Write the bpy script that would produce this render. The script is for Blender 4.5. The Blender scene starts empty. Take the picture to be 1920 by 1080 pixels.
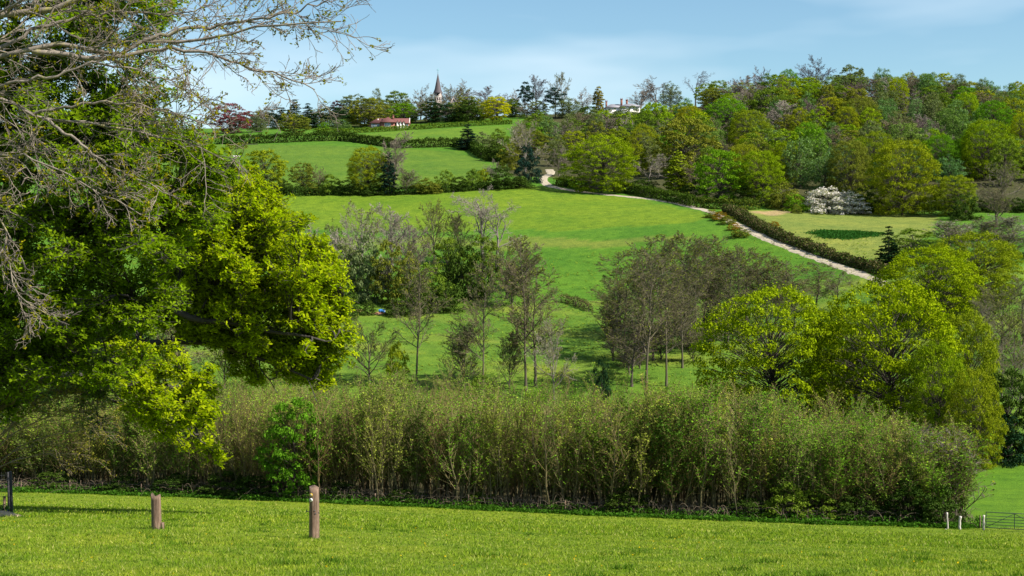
import bpy, math, random
import numpy as np
from mathutils import Vector

# ------------------------------------------------------------------ camera, sky, sun, exposure
EZ = 25.0                                   # eye height above the world's zero
F = 2667.0; YH = 480.0; TH = math.atan((540 - YH) / F)
SUN_EL = math.radians(44); SUN_AZ = math.radians(113)      # azimuth measured from the view direction towards the right

sc = bpy.context.scene
col = sc.collection
cam_d = bpy.data.cameras.new('camera'); cam = bpy.data.objects.new('camera', cam_d); col.objects.link(cam)
cam_d.sensor_width = 36; cam_d.lens = F / 1920 * 36; cam_d.clip_start = 0.1; cam_d.clip_end = 8000
cam.location = (0, 0, EZ); cam.rotation_euler = (math.pi / 2 - TH, 0, 0)
sc.camera = cam
sc.view_settings.view_transform = 'Standard'; sc.view_settings.look = 'None'
sc.view_settings.exposure = 1.05; sc.view_settings.gamma = 1.0; sc.view_settings.use_curve_mapping = False

w = bpy.data.worlds.new('World'); sc.world = w; w.use_nodes = True
nt = w.node_tree; nt.nodes.clear()
out = nt.nodes.new('ShaderNodeOutputWorld'); bg = nt.nodes.new('ShaderNodeBackground')
sky = nt.nodes.new('ShaderNodeTexSky'); sky.sky_type = 'NISHITA'; sky.sun_disc = False
sky.sun_elevation = SUN_EL; sky.sun_rotation = SUN_AZ; sky.air_density = 1.0; sky.dust_density = 0.3; sky.ozone_density = 1.5
hs = nt.nodes.new('ShaderNodeHueSaturation'); hs.inputs['Saturation'].default_value = 1.0
tc = nt.nodes.new('ShaderNodeTexCoord'); mp = nt.nodes.new('ShaderNodeMapping'); mp.inputs['Scale'].default_value = (2.2, 2.2, 10.0)
mp.inputs['Rotation'].default_value = (0.0, 0.12, 0.0)
nz = nt.nodes.new('ShaderNodeTexNoise'); nz.inputs['Scale'].default_value = 1.25; nz.inputs['Detail'].default_value = 4; nz.inputs['Roughness'].default_value = 0.5
cr = nt.nodes.new('ShaderNodeValToRGB'); cr.color_ramp.elements[0].position = 0.42; cr.color_ramp.elements[1].position = 0.66
cr.color_ramp.elements[1].color = (0.50, 0.50, 0.50, 1)
mx = nt.nodes.new('ShaderNodeMix'); mx.data_type = 'RGBA'; mx.inputs[7].default_value = (7.6, 8.6, 9.3, 1)
nt.links.new(tc.outputs['Generated'], mp.inputs['Vector']); nt.links.new(mp.outputs[0], nz.inputs['Vector'])
nt.links.new(nz.outputs['Fac'], cr.inputs[0]); nt.links.new(cr.outputs[0], mx.inputs[0])
tn = nt.nodes.new('ShaderNodeMix'); tn.data_type = 'RGBA'; tn.blend_type = 'MULTIPLY'; tn.inputs[0].default_value = 1; tn.inputs[7].default_value = (0.86, 1.04, 1.06, 1); nt.links.new(sky.outputs[0], tn.inputs[6]); nt.links.new(tn.outputs[2], hs.inputs['Color']); nt.links.new(hs.outputs[0], mx.inputs[6]); nt.links.new(mx.outputs[2], bg.inputs[0])
bg.inputs[1].default_value = 0.066
nt.links.new(bg.outputs[0], out.inputs[0])

sun_d = bpy.data.lights.new('sun', 'SUN'); sun = bpy.data.objects.new('sun', sun_d); col.objects.link(sun)
sun_d.energy = 5.0; sun_d.angle = math.radians(0.53); sun_d.color = (1.0, 0.95, 0.86)
to_sun = Vector((math.cos(SUN_EL) * math.sin(SUN_AZ), math.cos(SUN_EL) * math.cos(SUN_AZ), math.sin(SUN_EL)))
sun.rotation_euler = (-to_sun).to_track_quat('-Z', 'Y').to_euler(); sun.location = (80, 0, 120)

sc.cycles.max_bounces = 5; sc.cycles.diffuse_bounces = 3; sc.cycles.transmission_bounces = 4; sc.cycles.glossy_bounces = 2
sc.cycles.use_denoising = True; sc.cycles.denoising_prefilter = 'ACCURATE'; sc.cycles.volume_bounces = 0
sc.cycles.sample_clamp_indirect = 6
sc.render.filter_size = 1.1

# ------------------------------------------------------------------ terrain height field
def ray(px, py):
    xc = (px - 960) / F; yc = (540 - py) / F
    d = np.array([xc, math.cos(TH) + yc * math.sin(TH), -math.sin(TH) + yc * math.cos(TH)])
    return d / d[1]

# surveyed spots: (column, row, metres away) of places on the ground
CP = [(960,1080,20),(0,1080,20.5),(1920,1080,20),(588,1010,30.6),(292,988,33),(1300,1033,32),(1900,1052,30),(10,968,53),
(600,967,80),(100,951,80),(1500,1000,80),(1900,1012,78),(600,982,55),(1500,1015,55),
(60,922,128),(600,942,115),(1100,965,108),(1500,980,104),(1760,992,100),(1900,1000,96),(1900,925,128),(1900,858,160),
(100,850,165),(500,850,160),(1000,850,160),(1500,850,160),
(700,690,200),(1080,690,200),(300,690,200),(1400,690,200),(1900,700,200),
(850,600,245),(1050,575,258),(400,600,245),(1300,590,250),(1900,560,240),(60,600,245),
(1000,480,300),(700,480,300),(1300,480,290),(1630,520,258),(1900,480,270),(200,480,300),
(1000,440,320),(1420,440,300),(1330,395,337),(1200,372,368),(1640,485,275),(1450,395,345),(1700,405,340),(1900,400,335),
(1000,365,375),(1130,360,385),(560,370,385),(200,370,385),(1020,337,400),
(500,345,400),(700,340,405),(870,345,400),(430,275,520),(600,268,520),(800,272,515),(900,300,470),(1000,300,470),
(900,238,610),(700,250,590),(730,240,640),(450,250,600),(200,255,590),(1000,235,610),(1100,230,610),(820,222,690),
(1500,380,362),(1500,300,450),(1600,250,520),(1600,192,600),(1900,212,610),(1300,235,570),(1300,300,470),(1900,300,430),(1450,200,600),(1750,192,600),
(1180,212,650),(1000,215,680),(450,240,680),(1600,182,660),(1900,205,660),(150,245,680)]
EX = [(x, y, z) for x in (-330,-150,0,150,330) for y, z in ((800,60),(1100,35))] + [(0,0,-1.65),(-12,5,-2.3),(12,5,-2.4),(0,-30,1.5)]
ctl = np.array([ray(a, b) * c for a, b, c in CP] + [np.array(e, float) for e in EX])
def _K(r): return np.where(r > 1e-9, r * r * np.log(np.maximum(r, 1e-9)), 0)
_A = ctl[:, :2] / 100.0; _n = len(_A)
_M = np.zeros((_n + 3, _n + 3)); _M[:_n, :_n] = _K(np.linalg.norm(_A[:, None] - _A[None], axis=2)) + np.eye(_n) * 0.004
_M[:_n, _n] = 1; _M[:_n, _n+1:] = _A; _M[_n, :_n] = 1; _M[_n+1:, :_n] = _A.T
_W = np.linalg.solve(_M, np.r_[ctl[:, 2], 0, 0, 0])
def gz(x, y):
    x = np.asarray(x, float); y = np.asarray(y, float)
    far = np.maximum(y - 1100, 0) * 0.03
    y = np.clip(y, -30, 1100)
    lim = 0.40 * np.maximum(y, 0) + 22
    x = np.clip(x, -lim, lim); sh = x.shape
    o = np.empty(x.size); xr, yr = x.ravel(), y.ravel()
    for i in range(0, x.size, 20000):
        q = np.c_[xr[i:i+20000], yr[i:i+20000]] / 100.0
        r = np.sqrt(((q[:, None] - _A[None]) ** 2).sum(2))
        o[i:i+20000] = _K(r) @ _W[:_n] + _W[_n] + q @ _W[_n+1:]
    return o.reshape(sh) + EZ - far
def G(px, py, ymin=12.0):
    """where the sight line through a column and row meets the ground"""
    d = ray(px, py); Y = np.linspace(ymin, 760, 1500)
    g = d[2] * Y + EZ - gz(d[0] * Y, Y)
    k = np.where(g < 0)[0]
    if len(k) and k[0] > 0:
        i = k[0]; y = Y[i-1] + (Y[i] - Y[i-1]) * g[i-1] / (g[i-1] - g[i])
    else:
        y = Y[np.argmin(np.abs(g))]
    x = d[0] * y
    return np.array([x, y, float(gz(x, y))])
def GY(px, Y):
    x = (px - 960) / F * Y
    return np.array([x, Y, float(gz(x, Y))])
def PT(px, py, Y):
    p = ray(px, py) * Y; p[2] += EZ
    return p
def row_z(py, Y): return ray(960, py)[2] * Y + EZ

# ------------------------------------------------------------------ mesh helpers
def mesh_np(name, V, Q=None, T=None, mat=None, smooth=False):
    me = bpy.data.meshes.new(name)
    V = np.asarray(V, np.float32).reshape(-1, 3)
    nq = 0 if Q is None else len(Q); ntr = 0 if T is None else len(T)
    loops = []
    if nq: loops.append(np.asarray(Q, np.int32).ravel())
    if ntr: loops.append(np.asarray(T, np.int32).ravel())
    L = np.concatenate(loops)
    me.vertices.add(len(V)); me.vertices.foreach_set('co', V.ravel())
    me.loops.add(len(L)); me.loops.foreach_set('vertex_index', L)
    me.polygons.add(nq + ntr)
    st = np.r_[np.arange(nq) * 4, nq * 4 + np.arange(ntr) * 3].astype(np.int32)
    me.polygons.foreach_set('loop_start', st)
    if smooth: me.polygons.foreach_set('use_smooth', np.ones(nq + ntr, bool))
    me.update(calc_edges=True); me.validate()
    if mat: me.materials.append(mat)
    return me
ALB = 0.84            # plant reflectance, one value for the whole place
def link(name, me, parent=None, color=None):
    o = bpy.data.objects.new(name, me); col.objects.link(o)
    if parent is not None: o.parent = parent
    if color is not None: o.color = (color[0] * ALB, color[1] * ALB, color[2] * ALB, 1)
    return o
def tag(o, label=None, cat=None, group=None, kind=None):
    if label: o['label'] = label
    if cat: o['category'] = cat
    if group: o['group'] = group
    if kind: o['kind'] = kind
    return o
def empty(name, loc=(0, 0, 0), rz=0.0, scale=(1, 1, 1)):
    o = bpy.data.objects.new(name, None); col.objects.link(o); o.empty_display_size = 0.3
    o.location = loc; o.rotation_euler = (0, 0, rz); o.scale = scale
    return o
class Geo:
    """collects quads and triangles for one mesh"""
    def __init__(s): s.v = []; s.q = []; s.t = []; s.n = 0
    def add(s, V, Q=None, T=None):
        V = np.asarray(V, float).reshape(-1, 3)
        if Q is not None and len(Q): s.q.append(np.asarray(Q) + s.n)
        if T is not None and len(T): s.t.append(np.asarray(T) + s.n)
        s.v.append(V); s.n += len(V); return s
    def arrays(s):
        return (np.concatenate(s.v), np.concatenate(s.q) if s.q else None, np.concatenate(s.t) if s.t else None)
    def mesh(s, name, mat, smooth=False):
        V, Q, T = s.arrays(); return mesh_np(name, V, Q, T, mat, smooth)
    def box(s, x0, x1, y0, y1, z0, z1):
        V = [(x, y, z) for z in (z0, z1) for y in (y0, y1) for x in (x0, x1)]
        return s.add(V, [(0,2,3,1),(4,5,7,6),(0,1,5,4),(2,6,7,3),(0,4,6,2),(1,3,7,5)])
    def bar(s, a, b, w, h=None):
        a = np.array(a, float); b = np.array(b, float); h = h or w
        t = (b - a) / np.linalg.norm(b - a); r = np.array((0, 0, 1.)) if abs(t[2]) < .9 else np.array((1., 0, 0))
        u = np.cross(t, r); u /= np.linalg.norm(u); v = np.cross(u, t)
        V = [p + i * u * w / 2 + j * v * h / 2 for p in (a, b) for i, j in ((-1,-1),(1,-1),(1,1),(-1,1))]
        return s.add(V, [(0,3,2,1),(4,5,6,7),(0,1,5,4),(1,2,6,5),(2,3,7,6),(3,0,4,7)])
    def tube(s, P, R, sides=6, cap=True):
        V, Q = tubes(np.asarray(P, float)[None], np.asarray(R, float)[None], sides)
        n0 = len(V); T = []
        if cap:
            V = np.r_[V, [P[-1]]]
            T = [(n0 - sides + k, n0 - sides + (k + 1) % sides, n0) for k in range(sides)]
        return s.add(V, Q, T)

def nrm(a): return a / np.maximum(np.linalg.norm(a, axis=-1, keepdims=True), 1e-9)
def tubes(P, R, sides):
    """P (B,n,3), R (B,n) -> one vertex and quad array of B tubes"""
    B, n, _ = P.shape
    t = np.gradient(P, axis=1); t = nrm(t)
    ref = nrm(P[:, -1] - P[:, 0])[:, None, :]
    ax = np.where(np.abs(ref[..., 2:3]) < 0.8, np.array([0, 0, 1.]), np.array([1., 0, 0]))
    u = nrm(np.cross(t, np.broadcast_to(ax, t.shape))); v = np.cross(t, u)
    a = np.arange(sides) * 2 * math.pi / sides
    ring = (u[:, :, None, :] * np.cos(a)[None, None, :, None] + v[:, :, None, :] * np.sin(a)[None, None, :, None]) * R[:, :, None, None]
    V = (P[:, :, None, :] + ring).reshape(-1, 3)
    b = (np.arange(B) * n * sides)[:, None, None]; i = (np.arange(n - 1) * sides)[None, :, None]; k = np.arange(sides)[None, None, :]
    k2 = (k + 1) % sides
    Q = np.stack([b + i + k, b + i + k2, b + i + sides + k2, b + i + sides + k], -1).reshape(-1, 4)
    return V, Q
def leaf_quads(rng, C, S, bias=None, asp=0.55, fold=0.18):
    N = len(C); S = np.broadcast_to(np.asarray(S, float), (N,))[:, None]
    n = nrm(rng.normal(size=(N, 3)))
    if bias is not None: n = nrm(n + bias)
    u = nrm(np.cross(n, rng.normal(size=(N, 3)))); v = np.cross(n, u)
    V = np.stack([C + u * S, C + v * S * asp + n * S * fold, C - u * S, C - v * S * asp + n * S * fold], 1).reshape(-1, 3)
    return V, np.arange(N * 4).reshape(-1, 4)
def grow(rng, P, R, m, t0, t1, a0, a1, ratio, npt, wander, up, rr, taper=0.5, tip=0.25, minlen=0.0):
    """children for every parent branch, all at once"""
    B, n, _ = P.shape
    t = t0 + (t1 - t0) * (np.arange(m)[None] + rng.random((B, m))) / m
    f = t * (n - 1); i = np.minimum(f.astype(int), n - 2); fr = (f - i)[..., None]
    bi = np.arange(B)[:, None]
    st = P[bi, i] * (1 - fr) + P[bi, i + 1] * fr
    T = nrm(P[bi, i + 1] - P[bi, i]); r = R[bi, i] * (1 - fr[..., 0]) + R[bi, i + 1] * fr[..., 0]
    L = np.linalg.norm(np.diff(P, axis=1), axis=2).sum(1)[:, None]
    ln = np.maximum(L * ratio * (1 - taper * (t - t0) / max(1e-6, 1 - t0)) * rng.uniform(.65, 1.25, (B, m)), minlen)
    N = nrm(np.cross(T, rng.normal(size=T.shape)))
    a = rng.uniform(a0, a1, (B, m, 1))
    d = np.cos(a) * T + np.sin(a) * N
    st = st.reshape(-1, 3); d = d.reshape(-1, 3); ln = ln.reshape(-1); r = r.reshape(-1) * rr
    out = [st]; p = st
    for k in range(npt - 1):
        d = nrm(d + wander * rng.normal(size=d.shape) + np.array([0, 0, up]))
        p = p + d * (ln / (npt - 1))[:, None]; out.append(p)
    return np.stack(out, 1), r[:, None] * np.linspace(1, tip, npt)[None]
def bez(a, b, c, n):
    t = np.linspace(0, 1, n)[None, :, None]
    return a[:, None] * (1 - t) ** 2 + 2 * b[:, None] * t * (1 - t) + c[:, None] * t * t
def resample(P, n):
    P = np.asarray(P, float); d = np.r_[0, np.cumsum(np.linalg.norm(np.diff(P, axis=0), axis=1))]
    s = np.linspace(0, d[-1], n)
    return np.stack([np.interp(s, d, P[:, k]) for k in range(3)], 1)

# ------------------------------------------------------------------ materials
def new_mat(name):
    m = bpy.data.materials.new(name); m.use_nodes = True; t = m.node_tree; t.nodes.clear()
    o = t.nodes.new('ShaderNodeOutputMaterial'); return m, t, o
def N(t, kind, **kw):
    n = t.nodes.new(kind)
    for k, v in kw.items():
        if k in n.inputs: n.inputs[k].default_value = v
        else: setattr(n, k, v)
    return n
def mul(t, a, b, mode='MULTIPLY', fac=1.0):
    m = t.nodes.new('ShaderNodeMix'); m.data_type = 'RGBA'; m.blend_type = mode; m.inputs[0].default_value = fac
    for s, i in ((a, 6), (b, 7)):
        if isinstance(s, tuple): m.inputs[i].default_value = s
        else: t.links.new(s, m.inputs[i])
    return m.outputs[2]
def ramp(t, src, *els):
    r = t.nodes.new('ShaderNodeValToRGB'); e = r.color_ramp.elements
    while len(e) < len(els): e.new(0.5)
    for x, (p, c) in zip(e, els): x.position = p; x.color = (*c, 1) if len(c) == 3 else c
    t.links.new(src, r.inputs[0]); return r.outputs[0]
def noise(t, scale, detail=3, rough=0.55, coord='Object', sc3=None):
    c = t.nodes.new('ShaderNodeTexCoord'); v = c.outputs[coord]
    if sc3:
        mpn = t.nodes.new('ShaderNodeMapping'); mpn.inputs['Scale'].default_value = sc3; t.links.new(v, mpn.inputs[0]); v = mpn.outputs[0]
    n = N(t, 'ShaderNodeTexNoise', Scale=scale, Detail=detail, Roughness=rough); t.links.new(v, n.inputs['Vector']); return n.outputs['Fac']

def leaf_material(name, trans=0.27, gloss=0.0, var=(0.55, 1.35)):
    m, t, o = new_mat(name)
    oi = N(t, 'ShaderNodeObjectInfo'); ge = N(t, 'ShaderNodeNewGeometry')
    c = ramp(t, ge.outputs['Random Per Island'], (0.0, (var[0], var[0], var[0] * 0.9)), (0.55, (1, 1, 1)), (1.0, (var[1], var[1] * 0.97, var[1])))
    base = mul(t, oi.outputs['Color'], c)
    orr = ramp(t, oi.outputs['Random'], (0.0, (0.88, 0.94, 1.0)), (1.0, (1.1, 1.03, 0.95)))
    base = mul(t, base, orr)
    d = N(t, 'ShaderNodeBsdfDiffuse'); tr = N(t, 'ShaderNodeBsdfTranslucent')
    t.links.new(base, d.inputs[0]); t.links.new(mul(t, base, (1.0, 1.2, 0.45, 1)), tr.inputs[0])
    mx1 = N(t, 'ShaderNodeMixShader'); mx1.inputs[0].default_value = trans
    t.links.new(d.outputs[0], mx1.inputs[1]); t.links.new(tr.outputs[0], mx1.inputs[2])
    t.links.new(mx1.outputs[0], o.inputs[0]); return m
def bark_material(name, scale=6.0, lichen=False):
    m, t, o = new_mat(name)
    oi = N(t, 'ShaderNodeObjectInfo')
    f = noise(t, scale, 5, 0.65, sc3=(1, 1, 0.35))
    c = mul(t, oi.outputs['Color'], ramp(t, f, (0.3, (0.45, 0.45, 0.45)), (0.7, (1.35, 1.3, 1.25))))
    if lichen:
        f2 = noise(t, 3.2, 4, 0.7); k = ramp(t, f2, (0.56, (0, 0, 0)), (0.68, (.8, .8, .8)))
        mm = t.nodes.new('ShaderNodeMix'); mm.data_type = 'RGBA'; t.links.new(k, mm.inputs[0]); t.links.new(c, mm.inputs[6]); mm.inputs[7].default_value = (0.30, 0.26, 0.07, 1); c = mm.outputs[2]
    b = N(t, 'ShaderNodeBsdfPrincipled', Roughness=0.9); t.links.new(c, b.inputs['Base Color'])
    bp = N(t, 'ShaderNodeBump', Strength=0.5, Distance=0.02); t.links.new(f, bp.inputs['Height']); t.links.new(bp.outputs[0], b.inputs['Normal'])
    t.links.new(b.outputs[0], o.inputs[0]); return m
def plain(name, c, rough=0.7, nscale=None, amp=0.3, metallic=0.0, bump=0.0, sc3=None):
    m, t, o = new_mat(name); b = N(t, 'ShaderNodeBsdfPrincipled', Roughness=rough, Metallic=metallic)
    f = noise(t, nscale or 3.0, 4, 0.6, sc3=sc3)
    cc = mul(t, (*c, 1), ramp(t, f, (0.3, (1 - amp,) * 3), (0.7, (1 + amp,) * 3)))
    t.links.new(cc, b.inputs['Base Color'])
    if bump:
        bp = N(t, 'ShaderNodeBump', Strength=bump, Distance=0.02); t.links.new(f, bp.inputs['Height']); t.links.new(bp.outputs[0], b.inputs['Normal'])
    t.links.new(b.outputs[0], o.inputs[0]); return m

LEAF = leaf_material('foliage')
LEAF_NEAR = leaf_material('oak_leaf', trans=0.5, gloss=0.0, var=(0.5, 1.4))
NEEDLE = leaf_material('evergreen_foliage', trans=0.12, gloss=0.0, var=(0.5, 1.5))
BARK = bark_material('bark'); LICHEN = bark_material('lichen_bark', 9.0, True)
TWIG = bark_material('twig_bark', 2.0)

m, t, o = new_mat('pasture')
att = N(t, 'ShaderNodeAttribute', attribute_name='tint')
f1 = noise(t, 0.45, 9, 0.78); f2 = noise(t, 0.06, 4, 0.6); f3 = noise(t, 6.0, 3, 0.7)
c = mul(t, att.outputs['Color'], ramp(t, f1, (0.30, (0.5, 0.6, 0.55)), (0.5, (1, 1, 1)), (0.70, (1.45, 1.28, 1.25))))
c = mul(t, c, ramp(t, f2, (0.3, (0.78, 0.88, 0.9)), (0.7, (1.22, 1.1, 1.1))))
c = mul(t, c, ramp(t, f3, (0.3, (0.7, 0.75, 0.7)), (0.7, (1.28, 1.25, 1.2))))
b = N(t, 'ShaderNodeBsdfPrincipled', Roughness=0.95); b.inputs['Specular IOR Level'].default_value = 0.1
t.links.new(c, b.inputs['Base Color'])
bp = N(t, 'ShaderNodeBump', Strength=0.7, Distance=0.12); t.links.new(f3, bp.inputs['Height'])
bp2 = N(t, 'ShaderNodeBump', Strength=0.6, Distance=0.5); t.links.new(f1, bp2.inputs['Height']); t.links.new(bp2.outputs[0], bp.inputs['Normal'])
t.links.new(bp.outputs[0], b.inputs['Normal']); t.links.new(b.outputs[0], o.inputs[0])
PASTURE = m

# ------------------------------------------------------------------ the ground sheet
def in_poly(X, Y, poly):
    r = np.zeros(X.shape, bool); n = len(poly)
    for i in range(n):
        x0, y0 = poly[i]; x1, y1 = poly[(i + 1) % n]
        if y0 == y1: continue
        c = ((y0 > Y) != (y1 > Y)) & (X < (x1 - x0) * (Y - y0) / (y1 - y0) + x0)
        r ^= c
    return r
def wpoly(*pp): return [tuple(G(*p)[:2]) for p in pp]
def build_ground():
    Yr = np.concatenate([np.linspace(-60, 8, 12), np.linspace(10, 140, 90), np.linspace(141.5, 300, 105), np.linspace(302, 720, 200), np.linspace(735, 1100, 22), np.geomspace(1150, 6000, 14)])
    u = np.concatenate([-1 - np.geomspace(0.03, 12, 22)[::-1], np.linspace(-1, 1, 230), 1 + np.geomspace(0.03, 12, 22)])
    hw = 0.41 * np.clip(Yr, 0, 1100) + 22
    X = u[None] * hw[:, None]; Y = np.repeat(Yr[:, None], len(u), 1)
    far = np.abs(u)[None] > 1; X = np.where(far, X + np.sign(X) * (np.abs(u)[None] - 1) * 150, X)
    Z = gz(X, Y)
    rg = np.random.default_rng(5)
    Z += np.where((Y > 170) & (Y < 720), 1, 0) * 0.08 * (np.sin(X * 0.9 + 1.3 * np.sin(Y * .7)) * np.sin(Y * 0.8 + np.sin(X * .6)))
    nr, nc = X.shape
    idx = np.arange(nr * nc).reshape(nr, nc)
    Q = np.stack([idx[:-1, :-1], idx[:-1, 1:], idx[1:, 1:], idx[1:, :-1]], -1).reshape(-1, 4)
    me = mesh_np('ground', np.stack([X, Y, Z], -1), Q, None, PASTURE, True)
    wob = 1.2 * np.sin(X * .31 + Y * .17) + 0.8 * np.sin(X * .11 - Y * .43)
    Xw, Yw = X + wob * 0.6, Y + wob
    C = np.zeros((nr, nc, 3)); C[:] = (0.145, 0.200, 0.014)                 # near pasture
    def paint(mask, c): C[mask] = c
    paint((Y > 101) & (X > 30) , (0.085, 0.175, 0.010))
    paint((Y > 134) & ~((X > 30) & (Y < 170)), (0.085, 0.160, 0.015))                                   # valley meadow
    C[:] = np.where(((Y > 185) & (Y < 262))[..., None], C + (np.clip(np.sin(X * .21 + Y * .35) + np.sin(X * .09 - Y * .22 + 1) + .6 * np.sin(X * .6 + 2 * np.sin(Y * .5)), 0, 2) * .5)[..., None] * np.array([.06, .03, .01]), C)
    paint((Y > 262), (0.068, 0.155, 0.012))
    paint(in_poly(Xw, Yw, wpoly((300,430),(940,432),(1290,420),(1345,404),(1180,370),(1010,352),(900,352),(520,368),(300,372))), (0.112, 0.180, 0.011))
    paint(in_poly(Xw, Yw, wpoly((600,466),(1000,466),(1280,452),(1300,444),(1000,446),(600,446))), (0.120, 0.165, 0.024))
    paint(in_poly(Xw, Yw, wpoly((1350,396),(1460,392),(1760,402),(1745,440),(1650,492),(1560,478),(1460,446))), (0.150, 0.182, 0.036))
    paint(in_poly(Xw, Yw, wpoly((1400,398),(1480,390),(1500,395),(1450,405))), (0.30, 0.22, 0.11))
    paint(in_poly(Xw, Yw, wpoly((300,350),(930,350),(905,300),(860,284),(640,274),(440,272),(300,272))), (0.082, 0.148, 0.015))
    paint(in_poly(Xw, Yw, wpoly((560,262),(700,266),(860,274),(950,262),(945,236),(760,245),(640,255))), (0.092, 0.165, 0.014))
    paint((Y > 655) & (X > -260), (0.06, 0.075, 0.02))
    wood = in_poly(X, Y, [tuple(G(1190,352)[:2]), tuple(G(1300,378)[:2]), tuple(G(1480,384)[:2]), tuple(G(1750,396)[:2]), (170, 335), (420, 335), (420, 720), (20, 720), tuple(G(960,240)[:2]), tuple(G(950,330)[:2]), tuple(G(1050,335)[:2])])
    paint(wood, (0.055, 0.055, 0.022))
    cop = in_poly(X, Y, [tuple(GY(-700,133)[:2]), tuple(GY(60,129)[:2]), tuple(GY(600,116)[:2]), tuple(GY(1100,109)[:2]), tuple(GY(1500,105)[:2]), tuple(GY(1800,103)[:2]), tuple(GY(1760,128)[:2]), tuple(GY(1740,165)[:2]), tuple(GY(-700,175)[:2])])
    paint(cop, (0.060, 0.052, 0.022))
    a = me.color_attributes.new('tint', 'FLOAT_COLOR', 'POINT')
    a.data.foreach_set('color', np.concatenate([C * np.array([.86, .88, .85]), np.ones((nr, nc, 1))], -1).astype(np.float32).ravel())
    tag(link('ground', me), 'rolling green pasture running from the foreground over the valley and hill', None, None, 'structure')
build_ground()

# track up the hill
m, t, o = new_mat('gravel_track')
f = noise(t, 1.3, 6, 0.7); c = ramp(t, f, (0.32, (0.16, 0.15, 0.08)), (0.5, (0.30, 0.25, 0.18)), (0.75, (0.42, 0.36, 0.27)))
b = N(t, 'ShaderNodeBsdfPrincipled', Roughness=0.95); t.links.new(c, b.inputs['Base Color'])
bp = N(t, 'ShaderNodeBump', Strength=0.6, Distance=0.1); t.links.new(f, bp.inputs['Height']); t.links.new(bp.outputs[0], b.inputs['Normal']); t.links.new(b.outputs[0], o.inputs[0])
TRACK = m
def strip(name, pts, width, mat, lift, label):
    P = np.array(pts); n = max(30, int(np.linalg.norm(np.diff(P, axis=0), axis=1).sum() / 2))
    P = resample(P, n)
    for _ in range(6): P[1:-1] = (P[:-2] + P[1:-1] * 2 + P[2:]) / 4
    T = nrm(np.gradient(P[:, :2], axis=0)); S = np.stack([T[:, 1], -T[:, 0]], 1)
    rg = np.random.default_rng(3); wd = np.broadcast_to(np.asarray(width, float), (n,)) * (1 + 0.1 * rg.normal(size=n)); k = 7
    rows = []
    for j in range(k):
        q = P[:, :2] + S * ((j / (k - 1) - .5) * wd)[:, None]
        rows.append(np.c_[q, gz(q[:, 0], q[:, 1]) + lift - (0.12 if j in (0, k - 1) else 0)])
    V = np.stack(rows, 1); idx = np.arange(n * k).reshape(n, k)
    Q = np.stack([idx[:-1, :-1], idx[:-1, 1:], idx[1:, 1:], idx[1:, :-1]], -1).reshape(-1, 4)
    return tag(link(name, mesh_np(name, V, Q, None, mat, True)), label, None, None, 'structure')
tp = [G(1700,552), G(1632,521), G(1560,494), G(1490,468), G(1420,441), G(1375,418), G(1335,398), G(1270,381), G(1200,371), G(1130,364), G(1070,357), G(1030,350), G(1017,341), G(1020,332), G(1035,326), G(1030,318)]
strip('track', tp, 2.7, TRACK, 0.10, 'pale gravel farm track climbing the hillside beside the hedges')
# ------------------------------------------------------------------ tree prototypes (unit height, unit width)
def norm_geo(geos, extra_w=None):
    """scale a set of vertex arrays to height 1 and width 1"""
    allv = np.concatenate([g[0] for g in geos])
    z1 = np.percentile(allv[:, 2], 99.9); r = np.percentile(np.abs(allv[:, :2]).max(1), 97.5)
    s = np.array([0.5 / r, 0.5 / r, 1 / z1])
    return [(g[0] * s, g[1], g[2]) for g in geos]
PROTO = {}
def proto(key, geos, mats, names, smooth=(True, False)):
    geos = norm_geo(geos)
    PROTO.setdefault(key, []).append([(n, mesh_np(n, *g, mt, smooth[min(i, len(smooth) - 1)])) for i, (g, mt, n) in enumerate(zip(geos, mats, names))])

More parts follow.
